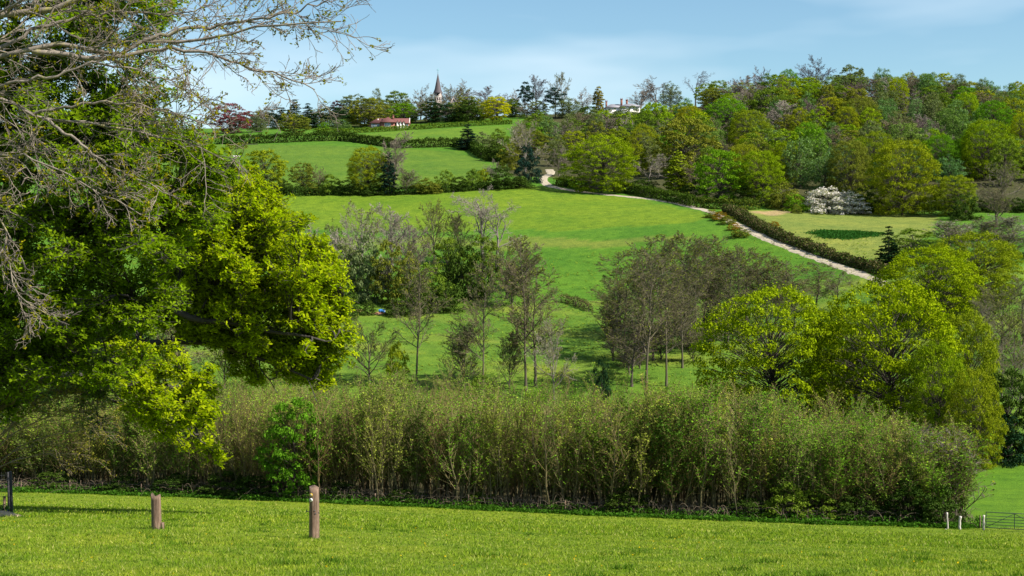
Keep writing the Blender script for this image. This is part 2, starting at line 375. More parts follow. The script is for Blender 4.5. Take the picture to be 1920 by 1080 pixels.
def trunk_path(rng, H, top, n=7, lean=0.03):
    z = np.linspace(-0.25, top * H, n); p = np.zeros((n, 3)); p[:, 2] = z
    w_ = rng.normal(size=(n, 2)) * lean * H * 0.35; w_[0] = 0; p[:, :2] = np.cumsum(w_, 0) * np.linspace(0, 1, n)[:, None]
    return p
def leafy(seed, H, W, prof, z0, nclump, crad, nleaf, ls, flat=0.62, inner=0.45, top=0.7, trad=0.02, mat=None, key=None, asp=0.55, twigs=1, hang=0.0, gap=0.0):
    rng = np.random.default_rng(seed)
    tr = trunk_path(rng, H, top); R = np.linspace(1, 0.25, len(tr)) * trad * H; R[0] *= 1.5
    wood = Geo(); V, Q = tubes(tr[None], R[None], 8); wood.add(V, Q)
    # clump centres, spread by best-candidate sampling
    cs = []
    while len(cs) < nclump:
        best, bd = None, -1
        for _ in range(6):
            for _ in range(60):
                h = rng.random()
                if rng.random() < prof(h) + 0.03: break
            a = rng.uniform(0, 2 * math.pi); lob = 1 + 0.13 * math.sin(a * 3 + seed) + 0.09 * math.sin(a * 5 + 2 * seed + 4 * h)
            rr = prof(h) * W / 2 * lob * math.sqrt(rng.uniform(inner ** 2, 1))
            p = np.array([rr * math.cos(a), rr * math.sin(a), H * (z0 + (1 - z0) * h) - crad * 0.4])
            d = min((np.linalg.norm(p - q) for q in cs), default=9)
            if d > bd: best, bd = p, d
        cs.append(best)
    C = np.array(cs); K = len(C)
    t = np.clip((C[:, 2] / (H * top)) * 0.62, 0.12, 0.97); f = t * (len(tr) - 1); i = np.minimum(f.astype(int), len(tr) - 2)
    A = tr[i] + (tr[i + 1] - tr[i]) * (f - i)[:, None]
    mid = A * 0.45 + C * 0.55 + np.c_[rng.normal(size=(K, 2)) * W * .03, rng.uniform(.0, .06, K) * H - hang]
    BP = bez(A, mid, C, 5); BP[:, 1:-1] += rng.normal(size=(K, 3, 3)) * W * 0.008
    BR = (trad * H * 0.32 * rng.uniform(.6, 1.1, K))[:, None] * np.linspace(1, .22, 5)[None]
    V, Q = tubes(BP, BR, 5); wood.add(V, Q)
    if twigs:
        TP, TR = grow(rng, BP, BR, twigs, 0.45, 1.0, 0.5, 1.2, 0.28, 4, 0.15, 0.05, 0.6); V, Q = tubes(TP, TR, 3); wood.add(V, Q)
    # leaves on the skins of the clumps
    rad = crad * rng.uniform(.6, 1.35, K)
    nl = np.maximum(8, (nleaf * (rad / crad) ** 2 * rng.uniform(.75, 1.25, K))).astype(int)
    ci = np.repeat(np.arange(K), nl); M = len(ci)
    d = nrm(rng.normal(size=(M, 3))); d[:, 2] = np.where(d[:, 2] < -0.25, -d[:, 2] * 0.6, d[:, 2])
    jit = 1 + 0.28 * np.sin(d[:, 0] * 5 + ci * 1.7) * np.sin(d[:, 1] * 6 + ci) + 0.12 * rng.normal(size=M)
    p = C[ci] + d * (rad[ci] * rng.uniform(.45, 1.0, M) ** 0.6 * jit)[:, None] * np.array([1, 1, flat])
    if hang: p[:, 2] -= rng.random(M) ** 2 * hang
    V, Q = leaf_quads(rng, p, ls * rng.uniform(.6, 1.3, M), bias=d * 0.95 + np.array([0.15, 0, .55]), asp=asp)
    proto(key, [wood.arrays(), (V, Q, None)], [BARK, mat or LEAF], ['trunk', 'crown'])
dome = lambda h: max(0.0, (1 - (max(0, h - .35) / .66) ** 2.9)) ** .5 * (0.72 + 0.8 * min(h, .35)) if h < 1 else 0
ball = lambda h: max(0.0, 1 - (2 * h - 1) ** 2 * .97) ** .5
egg = lambda h: max(0.0, math.sin(math.pi * min(1, (h * .93 + .07)) ** .8)) ** .75
spire = lambda h: max(0.02, (1 - h) ** .8 * min(1, .5 + h * 4))
column = lambda h: max(0.05, (1 - h ** 3.0)) ** .8 * min(1, .6 + h * 2)
mound = lambda h: max(0.0, 1 - h ** 2.2) ** .5
for s in range(3): leafy(11 + s, 16, 20, dome, 0.03, 330, 1.15, 115, 0.18, key='mid_oak', trad=0.014, inner=0.58, flat=.85, twigs=2)
for s in range(4): leafy(21 + s, 14, 16, dome, 0.08, 130, 1.15, 80, 0.27, flat=.78, key='oak', inner=0.5)
for s in range(3): leafy(31 + s, 14, 13, ball, 0.03, 110, 1.1, 75, 0.27, flat=.8, key='round', inner=0.5)
for s in range(3): leafy(41 + s, 15, 9, egg, 0.08, 95, 0.85, 60, 0.26, key='birch', inner=0.2, flat=1.1, hang=1.1, trad=0.012, asp=0.4)
for s in range(2): leafy(51 + s, 15, 8, spire, 0.02, 120, 0.75, 60, 0.26, key='conifer', mat=NEEDLE, inner=0.55, top=0.95, flat=.6, trad=0.014)
for s in range(2): leafy(55 + s, 15, 6, column, 0.02, 110, 0.8, 60, 0.26, key='column', mat=NEEDLE, inner=0.5, top=0.9, flat=.9, trad=0.014)
for s in range(2): leafy(61 + s, 15, 11, ball, 0.36, 34, 1.6, 130, 0.28, key='pine', mat=NEEDLE, inner=0.2, top=0.9, flat=.5, trad=0.016)
for s in range(4): leafy(71 + s, 5, 7, mound, 0.0, 70, 0.75, 75, 0.17, key='bush', inner=0.4, flat=.8, top=0.6, trad=0.015)
for s in range(2): leafy(81 + s, 5, 7, mound, 0.0, 60, 0.75, 80, 0.17, key='darkbush', mat=NEEDLE, inner=0.4, flat=.8, top=0.6, trad=0.015)

PROTO['oak'] = PROTO['mid_oak'] + PROTO['oak'][:2]
def bare(seed, H, key, lo=0.2, ang=(0.5, 1.1), limbs=16, l1=0.5, l2=8, l3=6, l4=4, up=0.10, wander=0.14, trad=0.018, top=0.95, taper=0.55, r=(0.42, 0.42, 0.5), wig=0.16, nleaf=0, ls=0.12, lean=0.03, tw=0.011):
    rng = np.random.default_rng(seed)
    tr = trunk_path(rng, H, top, 10, lean)[None]; R0 = (np.linspace(1, 0.12, 10) * trad * H)[None]; R0[0, 0] *= 1.4
    P1, R1 = grow(rng, tr, R0, limbs, lo, 0.98, ang[0], ang[1], l1, 8, wander * .7, up, 0.62, taper)
    P2, R2 = grow(rng, P1, R1, l2, 0.2, 1.0, 0.4, 1.0, r[0], 6, wander, up * .9, 0.6, .45)
    P3, R3 = grow(rng, P2, R2, l3, 0.15, 1.0, 0.4, 1.0, r[1], 4, wig, up * .8, 0.6, .4)
    P4, R4 = grow(rng, P3, np.maximum(R3, tw), l4, 0.2, 1.0, 0.35, .95, r[2], 2, wig, up * .8, 0.65, .3, tip=.5)
    big = Geo(); V, Q = tubes(tr, R0, 9); big.add(V, Q); V, Q = tubes(P1, np.maximum(R1, .02), 6); big.add(V, Q)
    V, Q = tubes(P2, np.maximum(R2, .016), 4); big.add(V, Q)
    fine = Geo(); V, Q = tubes(P3, np.maximum(R3, tw), 3); fine.add(V, Q); V, Q = tubes(P4, np.maximum(R4, tw * .8), 3); fine.add(V, Q)
    geos = [big.arrays(), fine.arrays()]; mats = [BARK, TWIG]; names = ['trunk', 'branches']
    if nleaf:
        e = P4.reshape(-1, 3); e = e[rng.integers(0, len(e), nleaf)] + rng.normal(size=(nleaf, 3)) * .06
        V, Q = leaf_quads(rng, e, ls * rng.uniform(.6, 1.4, nleaf), bias=np.array([0, 0, .4])); geos.append((V, Q, None)); mats.append(LEAF); names.append('young_leaves')
    proto(key, geos, mats, names, (True, True, False))
for s in range(3): bare(101 + s, 15, 'bare', 0.22, (0.5, 1.15), 17, 0.62, 9, 7, 4, up=0.06, taper=.35, top=.72, tw=.03)
for s in range(2): bare(111 + s, 15, 'budding', 0.18, (0.5, 1.1), 17, 0.6, 8, 7, 4, up=0.07, taper=.35, top=.75, nleaf=2300, ls=.12, tw=.02)
for s in range(3): bare(121 + s, 20, 'alder', 0.26, (0.55, 1.15), 30, 0.27, 9, 7, 4, up=0.05, wander=.12, trad=.0075, top=1.0, taper=.62, r=(.45, .42, .5), lean=.025, tw=.014, nleaf=1500, ls=.1)
for s in range(2): bare(131 + s, 18, 'gnarled', 0.3, (0.4, 1.0), 10, 0.5, 9, 7, 5, up=0.03, wander=.28, trad=.022, taper=.35, wig=.3, lean=.05, tw=.021)
for s in range(3): bare(141 + s, 8, 'thicket', 0.05, (0.25, 0.6), 26, 0.6, 7, 6, 3, up=0.12, wander=.1, trad=.010, taper=.4, r=(.45, .45, .5), tw=.013, nleaf=700, ls=.1)

def coppice(seed, key, leafs, H=9.0, ls=0.085, stems=7):
    rng = np.random.default_rng(seed); n = 8
    a = rng.uniform(0, 6.28, stems); b0 = np.c_[np.cos(a), np.sin(a), np.zeros(stems)] * rng.uniform(.1, .7, stems)[:, None]; b0[:, 2] = -.2
    lean = np.c_[np.cos(a), np.sin(a)] * rng.uniform(.02, .16, stems)[:, None] + rng.normal(size=(stems, 2)) * .04
    hh = H * rng.uniform(.65, 1.0, stems); k = np.linspace(0, 1, n)
    P = np.zeros((stems, n, 3)); P[:] = b0[:, None]
    P[:, :, 2] += k[None] * hh[:, None]; P[:, :, :2] += lean[:, None] * (k[None] * hh[:, None])[..., None]
    P[:, 1:, :2] += np.cumsum(rng.normal(size=(stems, n - 1, 2)) * .06, 1)
    R = rng.uniform(.028, .055, stems)[:, None] * np.linspace(1, .2, n)[None]
    P1, R1 = grow(rng, P, R, 15, 0.20, 1.0, 0.22, 0.6, .26, 5, .07, .12, .6, .4)
    P2, R2 = grow(rng, P1, R1, 6, 0.12, 1.0, 0.25, .65, .48, 2, .10, .12, .7, .3)
    st = Geo(); V, Q = tubes(P, R, 5); st.add(V, Q)
    tw = Geo(); V, Q = tubes(P1, np.maximum(R1, .010), 3); tw.add(V, Q); V, Q = tubes(P2, np.maximum(R2, .0075), 3); tw.add(V, Q)
    e = np.concatenate([P2.reshape(-1, 3), P1[:, 2:].reshape(-1, 3)]); e = e[rng.integers(0, len(e), leafs)] + rng.normal(size=(leafs, 3)) * .05
    V, Q = leaf_quads(rng, e, ls * rng.uniform(.6, 1.4, leafs), bias=np.array([0, 0, .5]))
    proto(key, [st.arrays(), tw.arrays(), (V, Q, None)], [BARK, TWIG, LEAF], ['stems', 'twigs', 'young_leaves'], (True, True, False))
for s in range(4): coppice(161 + s, 'coppice', 4200, ls=.050)
for s in range(3): coppice(171 + s, 'coppice_bare', 1300, ls=.05)
for s in range(3): coppice(181 + s, 'coppice_leafy', 4600, ls=.068)

# ------------------------------------------------------------------ colours (surface albedo)
CL = dict(lime=(0.235, 0.315, 0.006), lime2=(0.205, 0.295, 0.008), olive=(0.225, 0.275, 0.012), brownolive=(0.185, 0.205, 0.026), green=(0.140, 0.285, 0.013), mid=(0.135, 0.205, 0.020),
          birch=(0.145, 0.24, 0.075), pale=(0.16, 0.19, 0.075), dark=(0.018, 0.045, 0.016), bluedark=(0.016, 0.040, 0.026), deep=(0.050, 0.088, 0.013), gold=(0.30, 0.24, 0.03), yellow=(0.46, 0.44, 0.01),
          pink=(0.20, 0.055, 0.075), maroon=(0.10, 0.035, 0.045), white=(0.64, 0.59, 0.55), gorse=(0.30, 0.17, 0.014), greygreen=(0.16, 0.195, 0.07),
          brown=(0.195, 0.162, 0.088), grey=(0.25, 0.205, 0.16), palegrey=(0.36, 0.31, 0.26), purple=(0.17, 0.115, 0.11), blue=(0.13, 0.125, 0.14), rust=(0.19, 0.15, 0.082), umber=(0.145, 0.122, 0.062))  # blue: bare twigs with the skyline's bluish haze mixed into the colour
WOODC = (0.085, 0.07, 0.05)
KN = dict(mid_oak='oak_tree', oak='oak_tree', round='leafy_tree', birch='birch_tree', conifer='conifer', column='columnar_conifer', pine='pine_tree', bush='shrub', darkbush='evergreen_shrub',
          bare='bare_tree', budding='budding_tree', alder='alder_tree', gnarled='gnarled_tree', thicket='thicket_bush', coppice='coppice_stool', coppice_bare='coppice_stool', coppice_leafy='coppice_stool')
NOLEAF = ('bare', 'alder', 'gnarled', 'thicket', 'budding', 'coppice', 'coppice_bare', 'coppice_leafy')
prng = random.Random(7)
def place(key, loc, w_, h_, c, label, group=None, cat=None, c2=None, name=None, which=None, wood=None):
    ps = PROTO[key]; p = ps[prng.randrange(len(ps)) if which is None else which % len(ps)]
    e = empty(name or KN[key], loc, prng.uniform(0, 6.283), (w_, w_, h_))
    tag(e, label, cat or ('shrub' if 'bush' in key or key == 'thicket' else 'tree'), group)
    cc = CL[c] if isinstance(c, str) else c
    l2 = CL[c2] if isinstance(c2, str) else (c2 or (0.18, 0.22, 0.02))
    for n, me in p:
        if n in ('crown',): k = cc
        elif n == 'young_leaves': k = l2
        elif n in ('trunk', 'stems'): k = wood or ((0.5 * cc[0] + .02, 0.5 * cc[1] + .02, 0.5 * cc[2] + .015) if key in NOLEAF else WOODC)
        else: k = cc
        ob = link(n, me, e, k)
        if n in ('stems', 'twigs', 'young_leaves', 'crown', 'branches'): ob['kind'] = 'stuff'
    return e
TREES = []
def tree(key, px, top, base, wpx, c, label, group=None, Y=None, **kw):
    """a tree whose foot stands at this column and row of the survey photograph, with its height and spread in metres worked out from the distance"""
    g = G(px, base) if Y is None else GY(px, Y)
    h_ = row_z(top, g[1]) - g[2]; w_ = wpx / F * g[1]
    h_ = max(h_, 0.35 * w_)
    TREES.append((g[0], g[1], w_))
    return place(key, (g[0], g[1], g[2] - 0.05), w_, h_, c, label, group, **kw)
# ------------------------------------------------------------------ trees one can tell apart
SK = 'trees along the hilltop skyline'; WD = 'trees of the hillside wood'; HR = 'trees in the field hedgerow'; VA = 'trees on the valley floor'
for a in [
 # hilltop, from the copper tree to the white house: kind, column, top row, foot row, spread, colour, label, metres
 ('round', 432, 193, 0, 74, 'pink', 'copper-pink tree on the hilltop, seen just past the big oak foliage', 600),
 ('birch', 482, 216, 0, 44, 'pale', 'pale grey-green tree right beside the copper-pink tree', 610),
 ('bare', 500, 194, 0, 40, 'palegrey', 'pinkish bare tree rising behind the pale grey-green tree', 660),
 ('pine', 521, 200, 0, 42, 'bluedark', 'blue-black pine behind the olive dome at the hilltop', 640),
 ('round', 551, 213, 0, 66, 'brownolive', 'olive-brown domed tree above the long dark hedge', 585),
 ('conifer', 553, 187, 0, 36, 'bluedark', 'dark pointed fir behind the olive-brown dome', 655),
 ('conifer', 578, 194, 0, 40, 'dark', 'dark conifer next to the pointed fir', 650),
 ('bare', 603, 193, 0, 40, 'grey', 'bare pinkish-grey tree between dark conifer and dark pine', 665),
 ('pine', 628, 200, 0, 62, 'dark', 'broad dark pine on the hilltop, left of the olive dome near the bungalow', 640),
 ('birch', 637, 221, 0, 44, 'birch', 'small grey-green birch in front of the broad dark pine', 610),
 ('round', 632, 188, 0, 30, 'maroon', 'small crimson tree top behind the broad dark pine', 680),
 ('round', 607, 229, 0, 22, 'green', 'small bright green bush tree just above the top hedge', 600),
 ('round', 668, 178, 0, 66, 'pale', 'yellow-green tall tree behind the olive dome near the bungalow', 680),
 ('round', 692, 183, 0, 84, 'brownolive', 'big olive dome immediately left of the red-roofed bungalow', 652),
 ('birch', 707, 165, 0, 28, 'pale', 'slim pale tree top above the olive dome near the bungalow', 695),
 ('round', 745, 170, 0, 58, 'mid', 'mid green rounded tree on the skyline above the bungalow', 690),
 ('round', 722, 188, 0, 40, 'greygreen', 'grey-green tree between the bungalow and the skyline', 672),
 ('oak', 757, 194, 0, 66, 'green', 'vivid green domed tree directly behind the bungalow roof', 662),
 ('bare', 789, 158, 0, 56, 'grey', 'bare grey tree immediately left of the church spire', 705),
 ('budding', 800, 176, 0, 54, 'grey', 'budding brownish tree at the left foot of the church tower', 675),
 ('bare', 846, 154, 0, 60, 'grey', 'bare tree just right of the church spire', 712),
 ('budding', 852, 160, 0, 62, 'brown', 'olive-budding tree over the church nave gable', 705),
 ('bare', 874, 148, 0, 60, 'grey', 'tallest grey bare dome right of the church', 715),
 ('pine', 808, 186, 0, 44, 'dark', 'black-green yew at the left side of the church tower', 655),
 ('darkbush', 838, 194, 0, 76, 'dark', 'wide black-green yew hiding the foot of the church', 655),
 ('darkbush', 880, 186, 0, 66, 'deep', 'dark holly between the church yew and the yellow tree', 650),
 ('round', 878, 180, 0, 60, 'brownolive', 'olive tree behind the dark holly by the church', 668),
 ('round', 931, 181, 0, 56, 'yellow', 'brilliant yellow tree on the hilltop beside the church trees', 640),
 ('bare', 915, 164, 0, 60, 'purple', 'reddish bare tree behind the brilliant yellow tree', 700),
 ('bare', 946, 172, 0, 50, 'purple', 'reddish bare tree to the right of the brilliant yellow tree', 690),
 ('bare', 967, 166, 0, 34, 'palegrey', 'thin pale bare tree beside the hilltop pine with two tiers', 700),
 ('pine', 984, 153, 0, 34, 'bluedark', 'narrow dark pine on the skyline left of a grey bare tree', 660),
 ('bare', 1005, 138, 0, 46, 'blue', 'haze-tinted grey-blue bare tree between the two skyline pines', 680),
 ('pine', 1041, 163, 0, 44, 'bluedark', 'heavy dark pine with bare pinkish trunk on the skyline', 645),
 ('budding', 1054, 133, 0, 48, 'grey', 'tall half-leafed tree rising above the heavy dark pine', 690),
 ('birch', 1066, 182, 0, 62, 'greygreen', 'grey-green willow-like tree below the tall half-leafed tree', 640),
 ('bare', 1092, 164, 0, 44, 'palegrey', 'ghostly pale bare tree left of the golden conifer', 700),
 ('column', 1122, 162, 0, 23, 'gold', 'golden conical conifer on the skyline by the white house', 655),
 ('bare', 1228, 141, 0, 72, 'grey', 'large rounded bare tree right of the white house', 665),
 ('birch', 1256, 152, 0, 42, 'pale', 'pale green half of the big rounded tree by the white house', 655),
 ('bare', 1200, 166, 0, 44, 'palegrey', 'small pale bare tree touching the white house gable', 690),
 ('gnarled', 1303, 134, 0, 58, 'blue', 'open haze-tinted blue-grey bare tree alone on the skyline', 650),
 ('round', 1323, 156, 0, 46, 'lime2', 'lime-green tree leaning beside the open blue-grey bare tree', 640),
 ('bare', 1430, 122, 0, 50, 'purple', 'purple-grey bare tree high on the ridge, left of the tallest', 650),
 ('bare', 1528, 99, 0, 68, 'blue', 'tallest haze-tinted blue-grey bare tree crowning the ridge', 650),
 ('bare', 1650, 134, 0, 44, 'palegrey', 'pale thin bare tree poking above the ridge wood', 665),
 ('bare', 1695, 150, 0, 50, 'palegrey', 'low pale bare tree top right of the thin one on the ridge', 680),
 ('bare', 1765, 150, 0, 70, 'palegrey', 'hazy bare tree tops far along the ridge', 690),
 ('bare', 1850, 158, 0, 60, 'grey', 'last bare grey tree top on the ridge', 690)]:
    k, px, top, base, wp, c, lab, Y = a; tree(k, px, top, base, wp, c, lab, SK, Y=Y)
for a in [
 # bushes and trees round the head of the track
 ('conifer', 877, 233, 281, 40, 'bluedark', 'dark blue-green conifer standing in the upper field edge'),
 ('bush', 905, 246, 278, 46, 'greygreen', 'grey-green bush right of the dark field-edge conifer'),
 ('bush', 935, 240, 276, 46, 'mid', 'mid green bush against the end of the top hedge'),
 ('darkbush', 930, 262, 302, 48, 'deep', 'dark green bush where the lower field hedge ends'),
 ('bush', 955, 266, 318, 46, 'brownolive', 'brownish bush between dark bush and pale bare tree'),
 ('budding', 985, 223, 322, 84, 'palegrey', 'pale pinkish bare tree above the ivy-dark tree by the track'),
 ('darkbush', 988, 270, 342, 54, 'bluedark', 'nearly black ivy-clad tree at the bend of the track'),
 ('round', 1008, 212, 268, 60, 'mid', 'mid green tree under the skyline pines'),
 ('round', 1000, 228, 285, 40, 'green', 'small fresh green tree above the pale bare tree'),
 ('birch', 1030, 215, 280, 50, 'birch', 'grey-green tree under the heavy dark pine'),
 ('bare', 1060, 222, 290, 60, 'grey', 'bare greyish tree in the wood edge above the lone oak'),
 ('bare', 1088, 208, 262, 54, 'brown', 'brown bare tree just below the golden conifer'),
 ('darkbush', 1103, 198, 245, 66, 'deep', 'dark laurel mass at the foot of the golden conifer'),
 ('darkbush', 1146, 203, 240, 50, 'deep', 'dark evergreen mass beneath the white house'),
 ('bush', 1180, 209, 234, 50, 'mid', 'green garden bush just below the white wall'),
 ('bare', 1140, 212, 268, 56, 'grey', 'greyish bare tree below the white house'),
 ('round', 1212, 212, 276, 72, 'mid', 'broad green tree below and right of the white house'),
 ('bare', 1240, 218, 280, 40, 'brown', 'dark bare tree between the broad green tree and the olive giant'),
 ('round', 1160, 238, 292, 52, 'olive', 'yellow-olive tree behind the lone oak, upper right'),
 ('darkbush', 1120, 235, 270, 42, 'bluedark', 'small blue-dark evergreen above the lone oak'),
 ('round', 1075, 245, 300, 60, 'olive', 'olive tree behind the lone oak, upper left'),
 ('birch', 1045, 250, 312, 44, 'greygreen', 'grey-green small tree left of the lone oak crown'),
 ('bare', 1048, 268, 330, 40, 'grey', 'pale twiggy tree close to the left of the lone oak'),
 ('oak', 1285, 219, 332, 124, 'brownolive', 'huge brown-olive dome in the middle of the hillside wood'),
 ('birch', 1215, 255, 320, 52, 'greygreen', 'grey-green tree between the lone oak and the brown-olive giant'),
 ('oak', 1196, 268, 330, 40, 'olive', 'small yellow-olive tree peeping over the lone oak shoulder'),
 ('bare', 1350, 212, 285, 70, 'brown', 'brown bare tree right of the brown-olive giant'),
 ('oak', 1362, 184, 262, 92, 'green', 'bright green oak on the upper slope right of the open bare tree'),
 ('oak', 1402, 205, 292, 84, 'olive', 'olive-lime oak overlapping the bright green upper oak'),
 ('bare', 1362, 255, 320, 56, 'umber', 'dark brown bare tree behind the roadside oaks'),
 ('oak', 1408, 250, 312, 60, 'lime2', 'lime oak above the pair of roadside oaks'),
 ('oak', 1348, 280, 380, 100, 'green', 'bright green oak above the track hedge, first of the roadside pair'),
 ('oak', 1424, 282, 382, 92, 'lime2', 'yellow-lime oak, second of the roadside pair'),
 ('gnarled', 1216, 288, 360, 84, 'palegrey', 'white-limbed bare tree just right of the lone oak'),
 ('column', 1272, 284, 364, 58, 'olive', 'narrow olive-gold tree between white-limbed tree and roadside oaks', ),
 ('bare', 1305, 292, 368, 50, 'rust', 'rusty bare tree left of the bright green roadside oak'),
 ('darkbush', 1305, 335, 376, 50, 'deep', 'dark holly under the rusty bare tree'),
 ('bush', 1210, 335, 362, 66, 'deep', 'dark scrub beneath the white-limbed bare tree'),
 ('darkbush', 1400, 345, 384, 60, 'deep', 'dark undergrowth bush beneath the roadside oaks'),
 ('birch', 1500, 248, 350, 66, 'birch', 'blue-green birch left of the small lime tree group'),
 ('oak', 1475, 264, 342, 58, 'lime', 'lime domed oak standing among blue-green birches'),
 ('birch', 1545, 288, 374, 78, 'birch', 'blue-green birch directly behind the white blossom bush'),
 ('birch', 1452, 235, 300, 60, 'birch', 'pale blue-green birch above the lime domed oak'),
 ('oak', 1513, 228, 320, 70, 'green', 'fresh green oak above the blue-green birches'),
 ('oak', 1592, 262, 380, 86, 'brownolive', 'olive-bronze oak left of the largest meadow-edge oak'),
 ('oak', 1640, 245, 340, 80, 'olive', 'olive oak behind the largest meadow-edge oak'),
 ('oak', 1692, 262, 403, 136, 'olive', 'largest olive oak with dark trunk at the meadow edge'),
 ('oak', 1765, 252, 335, 84, 'green', 'green oak on the slope right of the largest meadow-edge oak'),
 ('oak', 1848, 224, 335, 104, 'lime2', 'big olive-lime dome alone among birches on the slope'),
 ('bare', 1522, 177, 245, 72, 'purple', 'purplish-brown bare dome high in the wood'),
 ('pine', 1576, 208, 268, 52, 'dark', 'nearly black pine in the upper wood'),
 ('round', 1514, 144, 196, 54, 'lime2', 'lime tree under the tallest bare tree on the ridge'),
 ('oak', 1448, 162, 232, 92, 'mid', 'dark green oak on the ridge shoulder'),
 ('bare', 1420, 148, 215, 60, 'grey', 'greyish bare tree at the ridge shoulder under the purple one'),
 ('budding', 1475, 140, 200, 50, 'grey', 'brown-grey budding tree left of the ridge lime tree'),
 ('birch', 1560, 142, 212, 54, 'mid', 'green feathery tree right of the ridge lime tree'),
 ('round', 1595, 122, 198, 66, 'greygreen', 'tall rounded green tree on the ridge right of the tallest bare one'),
 ('bare', 1612, 150, 215, 66, 'purple', 'brown bare tree below the tall rounded ridge tree'),
 ('oak', 1612, 184, 262, 80, 'brownolive', 'olive-green dome right of the nearly black pine'),
 ('round', 1588, 196, 250, 34, 'green', 'small bright green tree beside the nearly black pine'),
 ('round', 1748, 160, 218, 72, 'mid', 'dense green dome on the far ridge'),
 ('round', 1808, 161, 212, 56, 'green', 'bright green dome on the far ridge beyond the dense one'),
 ('bare', 1862, 172, 228, 60, 'rust', 'rusty bare tree at the right end of the ridge'),
 ('birch', 1905, 176, 240, 50, 'birch', 'blue-green tree at the very right end of the ridge'),
 ('bare', 1868, 333, 425, 92, 'umber', 'dark brown bare tree at the right end of the meadow'),
 ('budding', 1880, 300, 392, 100, 'grey', 'greyish budding tree above the dark brown bare tree'),
 ('oak', 1790, 328, 404, 76, 'olive', 'bronze-olive tree between the largest oak and the brown bare tree'),
 ('darkbush', 1810, 362, 412, 60, 'deep', 'dark green bush under the bronze-olive tree'),
 ('darkbush', 1620, 350, 398, 70, 'deep', 'dark bush between the white blossom and the largest oak'),
 ('bush', 1470, 340, 392, 66, 'brownolive', 'grey-olive bush left of the white blossom'),
 ('darkbush', 1490, 362, 396, 44, 'green', 'round green bush at the left foot of the white blossom'),
 ('bush', 1493, 382, 400, 22, 'brownolive', 'small brown gorse clump in front of the white blossom'),
 ('bush', 1628, 378, 400, 24, 'olive', 'small olive clump at the right end of the white blossom')]:
    tree(*a, WD)
for a in [('bush', 1553, 350, 399, 98, 'white', 'large white blossoming thorn bush at the meadow edge'), ('bush', 1594, 358, 401, 70, 'white', 'lower white blossoming thorn bush, right of the large one')]:
    tree(*a, 'white blossom bushes')
tree('oak', 1128, 252, 361, 136, 'lime2', 'lone lime-green oak beside the track, casting a shadow on the field', None, which=0)
for a in [
 ('oak', 496, 280, 362, 92, 'olive', 'domed olive oak in the field hedgerow nearest the big oak foliage'),
 ('round', 567, 304, 360, 48, 'brownolive', 'brownish tree right of the domed hedgerow oak'),
 ('bare', 598, 308, 362, 40, 'brown', 'thin bare tree next to the brownish hedgerow tree'),
 ('bush', 620, 326, 362, 46, 'mid', 'green hedgerow bush left of the two-tone oak'),
 ('darkbush', 655, 336, 364, 52, 'deep', 'dark hedgerow bush under the left side of the two-tone oak'),
 ('oak', 691, 274, 360, 88, 'olive', 'golden-olive oak beside the ivy-clad trunk in the hedgerow'),
 ('column', 729, 286, 365, 30, 'bluedark', 'black ivy-clad trunk standing like a column in the hedgerow'),
 ('bare', 738, 246, 360, 62, 'grey', 'thin bare tree top rising above the ivy-clad column'),
 ('thicket', 762, 316, 364, 54, 'grey', 'greyish twiggy bush right of the ivy-clad column'),
 ('bush', 797, 333, 362, 50, 'brownolive', 'brown-olive bush in the middle of the hedgerow'),
 ('darkbush', 835, 318, 358, 42, 'mid', 'upright green bush near the right part of the hedgerow'),
 ('bush', 862, 330, 358, 40, 'deep', 'dark low bush between two green hedgerow bushes'),
 ('bush', 886, 316, 355, 42, 'mid', 'rounded green bush with an olive neighbour in the hedgerow'),
 ('bush', 908, 316, 352, 30, 'olive', 'small olive bush near the hedgerow end'),
 ('bush', 944, 312, 353, 60, 'deep', 'wide dark bush at the track end of the hedgerow'),
 ('bare', 930, 296, 350, 44, 'grey', 'small bare tree above the wide dark hedgerow bush'),
 ('darkbush', 975, 330, 352, 50, 'deep', 'low dark bush below the nearly black ivy-clad tree'),
 ('bush', 530, 335, 364, 40, 'deep', 'dark bush at the right foot of the domed olive oak'),
 ('bush', 465, 335, 364, 50, 'deep', 'dark bush at the left foot of the domed olive oak'),
 ('bush', 590, 340, 363, 36, 'brownolive', 'low brown bush beneath the thin bare hedgerow tree'),
 ('darkbush', 700, 344, 365, 44, 'deep', 'low dark bush beneath the golden-olive oak'),
 ('bush', 815, 342, 362, 36, 'brownolive', 'low brownish bush left of the upright green bush')]:
    tree(*a, HR)
